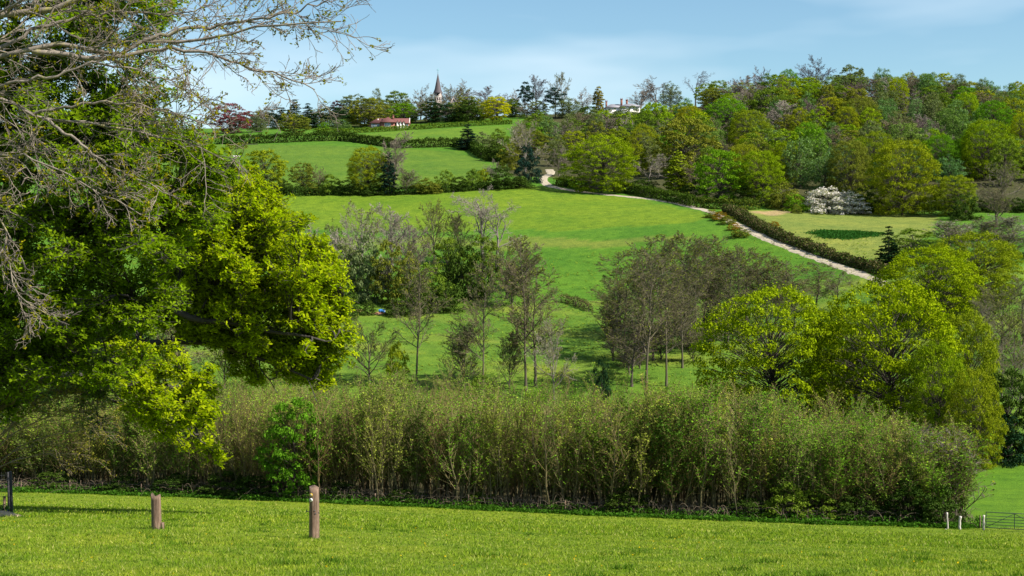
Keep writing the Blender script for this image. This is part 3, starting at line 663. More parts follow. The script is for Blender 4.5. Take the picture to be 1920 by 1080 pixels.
# middle thicket between the meadow and the big field
for a in [
 ('bare', 530, 372, 470, 92, 'grey', 'grey bare tree just beyond the edge of the lime oak'),
 ('bare', 588, 410, 500, 54, 'palegrey', 'pale bleached bare tree close to the lime oak edge'),
 ('birch', 622, 410, 510, 50, 'greygreen', 'greenish slim birch left of the pale bare trees'),
 ('budding', 678, 374, 505, 88, 'palegrey', 'pale fan-shaped bare tree, first of three in front of the field'),
 ('bare', 735, 380, 500, 76, 'palegrey', 'pale fan-shaped bare tree, second of three in front of the field'),
 ('budding', 815, 372, 498, 80, 'brown', 'olive-brown bare tree, third of three in front of the field'),
 ('gnarled', 905, 345, 500, 124, 'palegrey', 'big gnarled dead-looking tree with crooked limbs against the field'),
 ('gnarled', 932, 360, 500, 100, 'palegrey', 'second crooked trunk beside the big gnarled tree'),
 ('bush', 645, 455, 560, 80, 'greygreen', 'grey-green willow bush at the left of the valley thicket'),
 ('bush', 690, 440, 565, 84, 'greygreen', 'green bush in the thicket with white blossom beside it'),
 ('round', 728, 450, 570, 66, 'brownolive', 'tall green bush in the middle of the valley thicket'),
 ('bush', 716, 478, 540, 26, 'white', 'whitish blossoming shrub within the valley thicket'),
 ('bush', 770, 470, 575, 70, 'brownolive', 'olive-brown bush behind the tall thin alder'),
 ('bush', 812, 490, 578, 76, 'mid', 'green bush right of the tall thin alder'),
 ('darkbush', 835, 528, 583, 78, 'deep', 'dark glossy bush at the right foot of the thicket'),
 ('darkbush', 868, 455, 560, 84, 'deep', 'dark ivy mass under the gnarled tree'),
 ('round', 905, 440, 560, 70, 'mid', 'green ivy-leafed bush below the gnarled trunks'),
 ('darkbush', 690, 562, 590, 34, 'deep', 'small dark bush left of the blue drum'),
 ('darkbush', 745, 560, 592, 56, 'deep', 'low dark bush right of the blue drum'),
 ('darkbush', 648, 530, 596, 60, 'deep', 'dark bush at the left foot of the thicket'),
 ('bush', 610, 450, 545, 70, 'greygreen', 'grey-green bush beside the edge of the lime oak'),
 ('bare', 655, 400, 530, 70, 'palegrey', 'pale grey bare tree at the back of the thicket'),
 ('bare', 770, 405, 545, 76, 'grey', 'greyish bare tree at the back of the thicket'),
 ('round', 840, 445, 550, 66, 'mid', 'green tree between the third pale bare tree and the gnarled trunks'),
 ('darkbush', 780, 520, 588, 60, 'deep', 'dark bush right behind the tall thin alder'),
 ('budding', 950, 440, 560, 90, 'brown', 'brown budding tree between the gnarled trunks and the alder pair'),
 ('thicket', 960, 470, 575, 90, 'umber', 'dark twiggy scrub behind the leaning alder pair'),
 ('thicket', 860, 390, 500, 60, 'brown', 'brown twiggy thicket left of the gnarled tree'),
 ('bare', 985, 455, 545, 70, 'brown', 'brown bare tree right of the gnarled trunks')]:
    tree(*a, 'trees and bushes of the valley thicket')
for a in [
 ('alder', 781, 452, 716, 92, 'brown', 'tall thin alder with one forked white bough, alone in the meadow', 190, 0),
 ('alder', 906, 478, 722, 100, 'brown', 'dark alder with dense low twigs below the gnarled tree', 186, 1),
 ('alder', 986, 440, 722, 120, 'rust', 'tall leaning alder, left trunk of the pair in the meadow', 188, 2),
 ('alder', 1004, 500, 722, 120, 'rust', 'leaning alder, right trunk of the pair in the meadow', 190, 3),
 ('budding', 692, 588, 722, 92, 'umber', 'small spreading bare tree left of the tall thin alder', 190, 0),
 ('budding', 1038, 590, 722, 84, 'palegrey', 'pale small bare tree right of the leaning alder pair', 184, 1),
 ('thicket', 870, 600, 722, 84, 'brown', 'low brown twiggy growth around the dark alder', 188, 0),
 ('thicket', 955, 610, 722, 70, 'brown', 'low brown twiggy growth around the leaning alder pair', 190, 1),
 ('bush', 745, 640, 722, 50, 'olive', 'small olive bush between the spreading tree and the tall thin alder', 190, 0),
 ('thicket', 420, 600, 722, 110, 'brown', 'brown twiggy tree glimpsed under the lime oak boughs', 190, 2),
 ('thicket', 330, 590, 722, 100, 'brown', 'brown twiggy tree under the arching dark bough', 195, 0),
 ('thicket', 590, 610, 722, 90, 'umber', 'dark twiggy tree just right of the lime oak tip', 192, 1),
 ('darkbush', 1128, 668, 722, 40, 'dark', 'small dark yew bush in the grass by the alder grove', 178, 0)]:
    k, px, top, base, wp, c, lab, Y, wh = a; tree(k, px, top, base, wp, c, lab, VA, Y=Y, which=wh)
# alder grove on the right of the meadow
for i, (px, top, Y, wp, c, lab) in enumerate([
 (1212, 462, 186, 108, 'brown', 'tall front alder of the grove with its whole trunk in view'),
 (1250, 470, 190, 100, 'brown', 'second front alder of the grove, just right of the tallest trunk'),
 (1172, 500, 205, 90, 'umber', 'dark alder at the left edge of the grove'),
 (1185, 575, 190, 90, 'purple', 'low purplish bare tree at the grove foot'),
 (1290, 432, 222, 130, 'umber', 'tall dark alder at the back of the grove'),
 (1240, 440, 228, 110, 'umber', 'tall alder at the back left of the grove'),
 (1320, 445, 225, 100, 'brown', 'alder left of the middle at the back of the grove'),
 (1350, 455, 226, 90, 'umber', 'alder in the middle of the grove back row'),
 (1385, 462, 228, 90, 'brown', 'alder right of the middle in the grove back row'),
 (1420, 470, 228, 90, 'umber', 'alder above the left lime oak'),
 (1455, 492, 230, 80, 'brown', 'smaller alder above the gap between the lime oaks'),
 (1490, 500, 232, 80, 'brown', 'small alder toward the right end of the grove'),
 (1530, 490, 240, 80, 'brown', 'thin alder beside the farm track'),
 (1570, 505, 240, 70, 'grey', 'last thin alder of the grove near the track')]):
    tree('alder', px, top, 0, wp * 1.12, c, lab, 'alder grove', Y=Y, which=i)
for i, (px, top, Y, wp) in enumerate([(1165,470,218,90),(1205,445,226,100),(1225,480,205,90),(1265,436,232,110),(1305,452,212,90),(1335,440,236,100),(1365,470,216,80),(1400,456,238,90),(1438,474,236,90),(1470,486,226,80),(1280,500,200,90),(1150,520,212,80)]):
    tree('alder', px, top, 0, wp * 1.1, ['umber', 'brown', 'umber', 'rust'][i % 4], ['dark', 'brown', 'dark brown', 'reddish'][i % 4] + ' bare alder massed in the grove, ' + ('left side' if px < 1240 else 'middle' if px < 1350 else 'right side') + (' at the back' if Y > 220 else ' nearer the front'), 'massed alders of the grove', Y=Y, which=i)
for i, (px, top, Y, wp) in enumerate([(1150,560,205,70),(1200,590,200,80),(1280,560,212,90),(1330,560,214,90),(1240,600,206,80),(1180,620,196,70),(1385,540,222,80),(1300,610,204,70)]):
    tree('thicket', px, top, 0, wp, 'umber', 'dark twiggy undergrowth bush beneath the grove alders', 'undergrowth bushes of the alder grove', Y=Y, which=i)
# big lime oaks on the right
for k, px, top, Y, wp, c, lab, wh in [
 ('mid_oak', 1452, 536, 172, 276, (0.235, 0.32, 0.006), 'broad bright lime oak just right of the alder grove', 0),
 ('mid_oak', 1668, 526, 168, 280, 'lime', 'largest lime oak towering over the right of the coppice', 1),
 ('mid_oak', 1815, 585, 172, 130, 'olive', 'narrow olive oak with dark boughs right of the largest lime oak', 2),
 ('mid_oak', 1592, 572, 180, 150, (0.15, 0.215, 0.008), 'lime oak filling the gap between the two broad ones', 2),
 ('mid_oak', 1748, 462, 226, 205, 'lime', 'lime oak on the slope at the bottom of the farm track', 1),
 ('mid_oak', 1830, 434, 238, 190, 'olive', 'olive-gold oak behind the slope lime oak', 0),
 ('mid_oak', 1760, 640, 158, 130, 'lime2', 'lower lime bough-like oak in front of the largest one', 0),
 ('mid_oak', 1828, 690, 152, 110, 'olive', 'golden-olive low oak overhanging the field beyond the gate', 1),
 ('round', 1892, 690, 158, 110, 'deep', 'deep green tree at the right edge above the far field', 0),
 ('darkbush', 1880, 770, 156, 120, 'dark', 'dark green bush at the edge of the field beyond the gate', 0),  # one even dark evergreen colour over the whole bush
 ('conifer', 1666, 424, 266, 44, 'dark', 'dark pointed conifer at the foot of the brown track hedge', 1),
 ('round', 1712, 428, 268, 100, 'mid', 'rounded green bush tree right of the dark pointed conifer', 1)]:
    tree(k, px, top, 0, wp, c, lab, 'oaks and trees on the right of the valley', Y=Y, which=wh)
for i, (px, top, Y, wp, c) in enumerate([(1780,412,285,100,'palegrey'),(1840,408,290,100,'grey'),(1900,400,290,100,'palegrey'),(1880,430,268,90,'grey'),(1950,420,270,100,'palegrey'),(1810,425,275,80,'grey')]):
    tree('thicket', px, top, 0, wp, c, 'pinkish-grey bare thicket bush behind the olive-gold oak', 'pale bare thicket on the right slope', Y=Y, which=i)
for i, (px, top, Y, wp, c) in enumerate([(1880,525,212,100,'brown'),(1920,515,214,100,'grey'),(1850,560,205,80,'grey'),(1905,580,196,90,'brown'),(1880,620,188,80,'grey'),(1940,600,190,100,'brown'),(1915,650,180,80,'grey'),(1960,540,205,100,'brown'),(1850,530,222,70,'brown')]):
    tree('alder' if i % 3 else 'budding', px, top, 0, wp, c, 'slender brown bare tree in the copse right of the lime oaks', 'bare copse on the right edge', Y=Y, which=i)

HF = 'mixed trees filling the hilltop behind the top hedge'
for i, px in enumerate(np.arange(445, 1010, 17)):
    g = GY(px + prng.uniform(-6, 6), 668 + prng.uniform(-22, 26)); k = ['round', 'darkbush', 'bare', 'round', 'birch', 'budding'][i % 6]
    place(k, (g[0], g[1], g[2] - .2), prng.uniform(8, 12), prng.uniform(6, 10), ['mid', 'deep', 'grey', 'brownolive', 'greygreen', 'grey'][i % 6], ['rounded green tree', 'dark evergreen bush', 'bare grey tree', 'olive-brown tree', 'grey-green tree', 'budding grey tree'][i % 6] + ' filling the hilltop belt ' + ('left of' if px < 690 else 'behind' if px < 770 else 'between the bungalow and the pines, near') + (' the bungalow' if px < 770 else ' the church'), HF)
# the mass of the hillside wood between the named trees
frng = np.random.default_rng(77); BL = {'birch': 'blue-green birch', 'oak': 'oak in young leaf', 'bare': 'bare brown tree', 'round': 'rounded green tree'}
n_fill = 0
for row in range(17):
    Y = 385 + row * 16
    for px in np.arange(1010 if Y > 430 else 1330, 1990, 62 * 480 / Y):
        px = px + frng.uniform(-20, 20); Yj = Y + frng.uniform(-6, 6)
        if Yj < 470 and px < 1000 + (470 - Yj) * 4.2: continue
        g = GY(px, Yj)
        if any(abs(g[0] - x) < 0.30 * (w2 + 9) and abs(g[1] - y) < 9 for x, y, w2 in TREES): continue
        if px < 1320 and Yj > 560: continue
        bir = 0.55 if px > 1630 and Yj > 420 else 0.22
        r = frng.random(); k = 'birch' if r < bir else 'oak' if r < bir + .25 else 'bare' if r < bir + .42 else 'round'
        c = {'birch': [(0.14, 0.25, 0.085), (0.12, 0.23, 0.07), 'greygreen', (0.16, 0.25, 0.05)], 'oak': [(0.27, 0.29, 0.014), (0.23, 0.34, 0.012), (0.29, 0.36, 0.01), (0.14, 0.29, 0.014)], 'bare': ['brown', 'grey', 'purple', 'palegrey'], 'round': [(0.15, 0.23, 0.025), (0.24, 0.34, 0.012), 'greygreen', 'brownolive']}[k]
        wm = frng.uniform(7.5, 14.5) * (0.8 if k == 'birch' else 1); hm = frng.uniform(8.5, 14)
        zone = ('just under the ridge ' if Yj > 560 else 'halfway up the wood ' if Yj > 460 else 'low in the wood ') + ('behind the lone oak' if px < 1200 else 'round the brown-olive giant' if px < 1400 else 'above the white blossom bush' if px < 1620 else 'behind the largest meadow-edge oak' if px < 1770 else 'near the right end')
        place(k, (g[0], g[1], g[2] - .1), wm, hm, c[frng.integers(len(c))], BL[k] + ' ' + zone, zone + ', ' + {'birch': 'birches of the hillside wood', 'oak': 'oaks of the hillside wood', 'bare': 'bare trees of the hillside wood', 'round': 'rounded trees of the hillside wood'}[k])
        n_fill += 1
# low scrub closing the lower edge of the wood
for i, px in enumerate(np.arange(1460, 1960, 24)):
    g = G(px + prng.uniform(-6, 6), 392 + (px - 1460) * 0.02)
    place('darkbush', (g[0], g[1] + 5, g[2] - .1), prng.uniform(5, 8), prng.uniform(2.5, 4.5), 'deep' if i % 3 else 'mid', 'dark low scrub bush along the lower edge of the wood', 'scrub along the wood edge')
print('trees', len(TREES), 'fill', n_fill)

# ------------------------------------------------------------------ hedges
def hedge(label, pts, hh, ww, c, ls=0.22, dens=26, mat=None, rough=0.18, seed=0, name='hedge', mix=None):
    rng = np.random.default_rng(seed + 900); P = np.array(pts)
    L = np.linalg.norm(np.diff(P, axis=0), axis=1).sum(); n = max(8, int(L / 1.5)); P = resample(P, n)
    T = nrm(np.gradient(P[:, :2], axis=0)); S = np.stack([T[:, 1], -T[:, 0]], 1)
    M = int(L * (2 * hh + ww) * dens); s = rng.random(M) * (n - 1); i = np.minimum(s.astype(int), n - 2); f = (s - i)[:, None]
    b = P[i] * (1 - f) + P[i + 1] * f; sd = S[i]
    a = rng.uniform(-.15, math.pi + .15, M); sq = 1 / np.maximum(np.abs(np.cos(a)), np.abs(np.sin(a))) ** .7
    var = 1 + rough * np.sin(s * 1.7 + 3 * np.sin(s * .37)) * np.sin(s * .9) + 0.09 * rng.normal(size=M)
    rr = rng.uniform(.55, 1, M) ** .4 * var * sq
    off = np.cos(a) * rr * ww / 2; z = np.maximum(0.02, np.sin(a) * rr * hh)
    q = b[:, :2] + sd * off[:, None]
    C = np.c_[q, gz(q[:, 0], q[:, 1]) + z]
    nb = np.c_[sd * np.cos(a)[:, None], np.sin(a)]
    V, Q = leaf_quads(rng, C, ls * rng.uniform(.6, 1.4, M), bias=nb * .7)
    root = empty(name, P[n // 2]); tag(root, label, 'hedge')
    V = V - P[n // 2]
    link('foliage', mesh_np('foliage', V, Q, None, mat or LEAF), root, CL[c] if isinstance(c, str) else c)
    # woody heart: a row of short crossing stems
    k = int(L * 2.2); s = rng.random(k) * (n - 1); i = np.minimum(s.astype(int), n - 2); f = (s - i)[:, None]; b = P[i] * (1 - f) + P[i + 1] * f
    b = b + np.c_[S[i] * rng.uniform(-.25, .25, (k, 1)) * ww, np.zeros(k)]; b[:, 2] = gz(b[:, 0], b[:, 1]) - .1
    e = b + np.c_[rng.normal(size=(k, 2)) * .35, rng.uniform(.5, .9, k) * hh]
    SP = bez(b, (b + e) / 2 + rng.normal(size=(k, 3)) * .15, e, 4) - P[n // 2]
    Vs, Qs = tubes(SP, np.broadcast_to(np.linspace(.06, .02, 4), (k, 4)), 4)
    link('stems', mesh_np('stems', Vs, Qs, None, BARK, True), root, (0.07, 0.055, 0.04))['kind'] = 'stuff'
    if mix:
        m2 = int(M * mix[1]); j = rng.integers(0, M, m2); V2, Q2 = leaf_quads(rng, C[j] + rng.normal(size=(m2, 3)) * .12 - P[n // 2], ls * .8 * rng.uniform(.6, 1.3, m2), bias=nb[j])
        link(mix[2], mesh_np(mix[2], V2, Q2, None, LEAF), root, CL[mix[0]])
    return root
hedge('long clipped hedge along the very top of the fields below the church', [GY(590,598), GY(640,592), GY(690,600), GY(760,612), GY(850,618), GY(960,620)], 1.9, 2.2, 'mid', .3, 14, seed=1)
hedge('long dark overgrown hedge sweeping between the two hill fields', [G(405,270), G(460,270), G(560,266), G(640,264), G(700,271), G(745,278), G(800,276), G(850,275), G(885,282), G(905,296), G(935,303), G(960,306)], 3.0, 2.6, 'deep', .3, 15, NEEDLE, seed=2)
hedge('short brown hedge end near the big oak foliage', [GY(425,505), GY(465,508)], 1.8, 2.0, 'brownolive', .25, 16, seed=3)
hedge('dark hedgerow base running under the hedgerow trees', [G(430,363), G(520,366), G(620,365), G(720,366), G(820,362), G(900,356), G(985,351)], 2.0, 2.2, 'deep', .25, 16, seed=4)
hedge('short clipped hedge along the track left of the lone oak', [G(1046,346), G(1080,353), G(1118,358)], 1.9, 1.8, 'deep', .22, 20, seed=5)
hedge('rounded light green hedge at the track bend', [GY(1040,392), GY(1062,390)], 2.0, 2.6, 'mid', .22, 20, seed=6)
hedge('long clipped hedge along the track right of the lone oak', [G(1152,357), G(1190,364), G(1230,373), G(1270,381), G(1302,388)], 2.6, 2.0, 'deep', .2, 22, seed=7, rough=.08, mix=('mid', .5, 'midgreen_sprigs'))  # mid green sprigs strewn at random over the deep green hedge
hedge('clipped hedge turning from green to brown above the meadow corner', [G(1306,389), G(1340,392), G(1386,394), G(1420,392)], 2.4, 1.9, 'deep', .2, 22, seed=8, rough=.1, mix=('brownolive', .5, 'dry_sprigs'))
hedge('long brown overgrown hedge bank beside the lower track', [G(1362,397), G(1392,412), G(1425,432), G(1470,452), G(1530,474), G(1590,494), G(1640,510), G(1668,520)], 1.7, 2.3, 'umber', .2, 26, seed=9, rough=.3, mix=('deep', 1.3, 'bramble_leaves'))
hedge('dark scrap of hedge at the lower corner of the big field', [G(1052,565), G(1080,572), G(1106,584)], 1.4, 1.4, 'umber', .14, 26, seed=10, mix=('deep', .4, 'bramble_leaves'))
for i, (px, py, r_) in enumerate([(1336,404,2.2),(1350,409,2.4),(1364,416,2.3),(1376,427,1.8),(1388,440,2.4),(1450,424,1.8),(1392,392,1.4)]):
    g = G(px, py + 4)
    place('bush', tuple(g), r_ * 1.7, r_ * .85, 'gorse' if i % 2 else 'brownolive', ['gorse clump at the top of the row along the track', 'orange-flowered gorse, second along the track', 'browning gorse, middle of the row along the track', 'orange-flowered gorse, fourth along the track', 'brown gorse at the bottom of the row along the track', 'single orange gorse in the pale meadow', 'small brown gorse at the meadow corner'][i], 'gorse bushes along the track', 'gorse', name='gorse_bush')
# ------------------------------------------------------------------ coppice across the valley
crng = np.random.default_rng(31)
EDGE = ([-400, 60, 600, 1100, 1500, 1830], [136, 129, 116, 109, 105, 103])
def edge_y(px): return float(np.interp(px, *EDGE))
n_cop = 0
CLAB = {'coppice': ('pale-budded coppice stool, %s of the thicket', 'budding coppice stools'),
        'coppice_bare': ('brown leafless coppice stool, %s of the thicket', 'bare brown coppice stools'),
        'coppice_leafy': ('green leafy coppice stool, %s of the thicket', 'leafy coppice stools')}
for r, (off, sp) in enumerate([(1.2, 2.3), (3.0, 2.4), (5.2, 2.6), (8, 2.9), (11.5, 3.2), (16, 3.6), (21, 3.9), (27, 4.2), (34, 4.5), (42, 4.8), (50, 5.0)]):
    x = -62.0
    while x < 40:
        x += sp * crng.uniform(.7, 1.3)
        Y = edge_y(960 + x / 112 * F) + off + crng.normal() * .5
        px = 960 + x / Y * F
        if px > 1822 - off * 2.6 or px < -330: continue
        if Y > (168 if px < 1250 else 155): continue
        u = crng.random() + 0.12 * math.sin(px * .011) + (0.06 if px > 1300 else 0)
        k = 'coppice_bare' if u < .42 else 'coppice' if u < .92 else 'coppice_leafy'
        h_ = crng.uniform(8.3, 10.6) * (1 - 0.30 * max(0, (px - 1350) / 480)) * (1.0 if px > 250 else .9) + 0.9 * math.sin(x * .35 + Y * .2) * .6
        tc_ = [(0.230, 0.172, 0.054), (0.205, 0.138, 0.042), (0.235, 0.195, 0.070), (0.19, 0.148, 0.046)][crng.integers(4)]
        lc = [(0.25, 0.37, 0.035), (0.20, 0.35, 0.028), (0.31, 0.36, 0.05), (0.15, 0.31, 0.02)][crng.integers(4)] if k != 'coppice_leafy' else [(0.09, 0.17, 0.018), (0.13, 0.19, 0.03)][crng.integers(2)]
        where = 'left of the broken post' if px < 230 else 'behind the broken post' if px < 430 else 'behind the waymark post' if px < 720 else 'in front of the tall thin alder' if px < 850 else 'in front of the leaning alder pair' if px < 1080 else 'in front of the alder grove' if px < 1330 else 'in front of the broad lime oak' if px < 1560 else 'towards the gate'
        rw = 'front edge' if off < 4 else 'middle' if off < 15 else 'back'
        place(k, (x, Y, float(gz(x, Y))), crng.uniform(4.2, 6.0), h_, tc_, CLAB[k][0] % rw + ', ' + where, CLAB[k][1] + ', ' + rw + ' ' + where, 'coppice', lc)
        n_cop += 1
print('coppice', n_cop)
tree('round', 553, 744, 0, 128, (0.10, 0.235, 0.014), 'vivid green leafy sapling at the front of the coppice', None, Y=edge_y(553) + 0.5)
tree('round', 905, 702, 0, 60, 'mid', 'small olive-green sapling top at the back of the coppice', None, Y=158)
tree('birch', 1000, 712, 0, 50, 'green', 'bright green sapling top in the middle of the coppice', None, Y=140)
tree('thicket', 1795, 800, 0, 150, 'grey', 'pale rounded willow bush at the right end of the coppice by the gate', None, Y=108)
tree('thicket', 1740, 790, 0, 130, 'grey', 'pale twiggy bush just left of the rounded willow by the gate', None, Y=112)
tree('darkbush', 1770, 905, 0, 84, 'deep', 'glossy ivy bush behind the leaning stake near the gate', None, Y=102.5)
for i, (px, top, wp, c) in enumerate([(1700,900,110,'deep'),(1620,905,110,'deep'),(1540,915,120,'mid'),(1480,900,90,'mid'),(1400,930,110,'deep'),(640,900,90,'deep'),(480,890,110,'deep'),(420,880,110,'deep'),(330,895,120,'deep'),(1180,905,100,'deep'),(1060,930,90,'deep'),(900,925,90,'mid'),(760,925,90,'deep'),(230,900,100,'deep'),(100,890,110,'deep')]):
    tree('bush', px, top, 0, wp, c, ['dark leafy bramble bush at the coppice foot, %s' % q for q in ('first left of the ivy bush', 'second left of the ivy bush', 'third left of the ivy bush', 'below the largest lime oak', 'below the broad lime oak', 'right behind the waymark post', 'left of the vivid sapling', 'just right of the broken post', 'just left of the broken post', 'below the alder grove', 'right of the leaning alder pair', 'below the dark alder', 'below the tall thin alder', 'between tree guard and broken post', 'just right of the tree guard')][i], 'bramble bushes along the coppice foot', Y=edge_y(px) + .6 + (i % 3) * .4, which=i)
# nettles and weeds along the edge of the field
def weeds():
    rng = np.random.default_rng(44); M = 26000
    px = rng.uniform(-200, 1850, M); Y = np.interp(px, *EDGE) - 2.6 + np.abs(rng.normal(size=M)) * 1.6
    bump = np.sin(px * .05) * np.sin(px * .021 + 1); Y = Y - .7 * bump
    X = (px - 960) / F * Y
    zz = rng.random(M) ** 1.4 * (0.25 + 0.35 * (Y > np.interp(px, *EDGE) - 1.2) + .22 * np.maximum(bump, 0))
    C = np.c_[X, Y, gz(X, Y) + zz + .02]
    V, Q = leaf_quads(rng, C, .09 * rng.uniform(.6, 1.5, M), bias=np.array([0, -.2, .6]))
    tag(link('nettles', mesh_np('nettles', V, Q, None, LEAF), None, (0.05, 0.135, 0.012)), 'dark green nettles and weeds along the foot of the coppice', None, None, 'stuff')
    k = 1500; px = rng.uniform(-150, 1830, k); Y = np.interp(px, *EDGE) + rng.uniform(-.6, 2.2, k); X = (px - 960) / F * Y
    a = np.c_[X, Y, gz(X, Y)]; ln = rng.uniform(.8, 2.4, k)[:, None]; d = np.c_[rng.normal(size=(k, 2)) * .8, np.zeros(k)]
    e = a + d * ln * .8 + np.c_[np.zeros((k, 2)), rng.uniform(0, 1.2, k)]; md = (a + e) / 2 + np.c_[np.zeros((k, 2)), rng.uniform(.5, 1.6, k)]
    V, Q = tubes(bez(a, md, e, 6), np.broadcast_to(np.linspace(.022, .008, 6), (k, 6)), 3)
    tag(link('undergrowth', mesh_np('undergrowth', V, Q, None, BARK, True), None, (0.17, 0.13, 0.085)), 'tangle of dry bramble canes at the foot of the coppice', None, None, 'stuff')
weeds()

# ------------------------------------------------------------------ buildings on the hill
TILE = plain('red_roof_tiles', (0.115, 0.036, 0.031), 0.85, 4.0, .35, bump=.4, sc3=(1, 1, 6))
BRICK = plain('red_brick', (0.20, 0.075, 0.05), 0.85, 6.0, .3); WHITE = plain('white_render', (0.78, 0.74, 0.67), 0.8, 1.2, .08)
SLATE = plain('grey_slate', (0.20, 0.19, 0.21), 0.6, 5.0, .25); SHINGLE = plain('dark_shingles', (0.060, 0.045, 0.050), 0.75, 5.0, .35, bump=.3, sc3=(1, 1, 5))
PANE = plain('window_glass', (0.10, 0.16, 0.24), 0.08, 2.0, .1); COPPER = plain('verdigris', (0.10, 0.30, 0.30), 0.6, 4.0, .2); DARKV = plain('dark_louvre', (0.02, 0.018, 0.018), 0.9)
m, t, o = new_mat('flint_chequer')
ck = N(t, 'ShaderNodeTexChecker', Scale=1.5); tcn = N(t, 'ShaderNodeTexCoord'); t.links.new(tcn.outputs['Object'], ck.inputs['Vector'])
ck.inputs['Color1'].default_value = (0.40, 0.335, 0.30, 1); ck.inputs['Color2'].default_value = (0.20, 0.16, 0.145, 1)
b = N(t, 'ShaderNodeBsdfPrincipled', Roughness=.9); t.links.new(mul(t, ck.outputs[0], ramp(t, noise(t, 3., 4), (.3, (.75,) * 3), (.7, (1.2,) * 3))), b.inputs['Base Color']); t.links.new(b.outputs[0], o.inputs[0]); FLINT = m

def part(root, name, geo, mat, label=None):
    o = link(name, geo.mesh(name, mat), root)
    if label: o['label'] = label
    return o
def gable_roof(g, x0, x1, y0, y1, ze, zr, hipl=0., hipr=0., th=.18):
    """ridge along x; hips set the ridge back from an end"""
    ym = (y0 + y1) / 2
    for dz in (0, -th):
        pass
    V = [(x0, y0, ze), (x1, y0, ze), (x1, y1, ze), (x0, y1, ze), (x0 + hipl, ym, zr), (x1 - hipr, ym, zr)]
    V += [(x, y, z - th) for x, y, z in V[:4]]
    g.add(V, [(0, 1, 5, 4), (2, 3, 4, 5), (0, 6, 7, 1), (1, 7, 8, 2), (2, 8, 9, 3), (3, 9, 6, 0), (6, 9, 8, 7)], [(1, 2, 5), (3, 0, 4)])
def ridge_y(g, x0, x1, y0, y1, ze, zr, hipf=0., hipb=0., th=.15):
    xm = (x0 + x1) / 2
    V = [(x0, y0, ze), (x1, y0, ze), (x1, y1, ze), (x0, y1, ze), (xm, y0 + hipf, zr), (xm, y1 - hipb, zr)]
    V += [(x, y, z - th) for x, y, z in V[:4]]
    g.add(V, [(1, 2, 5, 4), (3, 0, 4, 5), (0, 6, 7, 1), (1, 7, 8, 2), (2, 8, 9, 3), (3, 9, 6, 0), (6, 9, 8, 7)], [(0, 1, 4), (2, 3, 5)])
def window(root, x0, x1, z0, z1, y, bars=1):
    fr = Geo(); t_ = .09
    fr.box(x0, x1, y - .06, y + .02, z0, z0 + t_).box(x0, x1, y - .06, y + .02, z1 - t_, z1).box(x0, x0 + t_, y - .06, y + .02, z0 + t_, z1 - t_).box(x1 - t_, x1, y - .06, y + .02, z0 + t_, z1 - t_)
    for k in range(bars):
        xm = x0 + (x1 - x0) * (k + 1) / (bars + 1); fr.box(xm - .04, xm + .04, y - .06, y + .02, z0 + t_, z1 - t_)
    wn = part(root, 'window', fr, WHITE); pg = Geo(); pg.box(x0 + .03, x1 - .03, y - .02, y + .06, z0 + .03, z1 - .03)
    part(wn, 'pane', pg, PANE)
def build_bungalow():
    g0 = GY(731, 636); zb = row_z(238.5, 636)
    r = tag(empty('bungalow', (g0[0], 636, zb)), 'low bungalow with red tiled roofs and white gables on the hilltop', 'house')
    wl = Geo(); wl.box(-8.7, 8.6, .4, 7, -4, 1.9); part(r, 'wall', wl, BRICK)
    ww_ = Geo(); ww_.box(-3.6, 2.4, -3.6, .4, -4, 1.9); part(r, 'wing_wall', ww_, BRICK)
    g = Geo(); gable_roof(g, -9.2, 8.9, 0, 7.4, 1.9, 4.3, 3.4, 0); part(r, 'roof', g, TILE)
    g = Geo(); ridge_y(g, -4.1, 2.9, -4.1, 4.2, 1.95, 4.55, 3.2, .2); part(r, 'wing_roof', g, TILE)
    for x in (3.6, 5.0, 6.4):
        g = Geo(); g.box(x - .42, x + .42, -.5, 1.4, -3, 1.5); g.add([(x - .42, -.5, 1.5), (x + .42, -.5, 1.5), (x, -.5, 2.9), (x - .42, 1.4, 1.5), (x + .42, 1.4, 1.5), (x, 1.4, 2.9)], None, [(0, 1, 2), (3, 5, 4)])
        d = part(r, 'gable', g, WHITE); g = Geo(); g.bar((x - .62, .45, 1.35), (x + .02, .45, 3.05), 2.2, .16); g.bar((x + .62, .45, 1.35), (x - .02, .45, 3.05), 2.2, .16); part(d, 'gable_roof', g, TILE)
    g = Geo(); g.bar((8.75, -.1, 1.75), (8.75, 3.7, 4.4), .2, .24); g.bar((8.75, 7.5, 1.75), (8.75, 3.7, 4.4), .2, .24); part(r, 'bargeboard', g, WHITE)
    g = Geo(); g.add([(8.62, .4, 1.9), (8.62, 7, 1.9), (8.62, 3.7, 4.2)], None, [(0, 1, 2)]); g.box(8.55, 8.66, .4, 7, -4, 1.9); part(r, 'gable_wall', g, BRICK)
    g = Geo(); g.box(.9, 1.7, 3.0, 3.8, 3.6, 5.4).box(.8, 1.8, 2.9, 3.9, 5.4, 5.55).tube([(1.3, 3.4, 5.5), (1.3, 3.4, 6.0)], [.16, .14], 8); part(r, 'chimney', g, BRICK)
    g = Geo(); g.tube([(-5.4, 2.6, 3.1), (-5.4, 2.6, 4.0)], [.2, .2], 8); part(r, 'vent_pipe', g, WHITE)
    g = Geo(); g.box(-3.6, -3.0, 2.0, 2.6, 2.9, 3.9); part(r, 'roof_vent', g, DARKV)
    window(r, -8.2, -6.2, .0, 1.5, .38, 2); window(r, -5.9, -4.4, .0, 1.5, .38, 1); window(r, -1.9, .9, .0, 1.6, -3.62, 3); window(r, 7.3, 8.3, .0, 1.4, .38, 1)
build_bungalow()
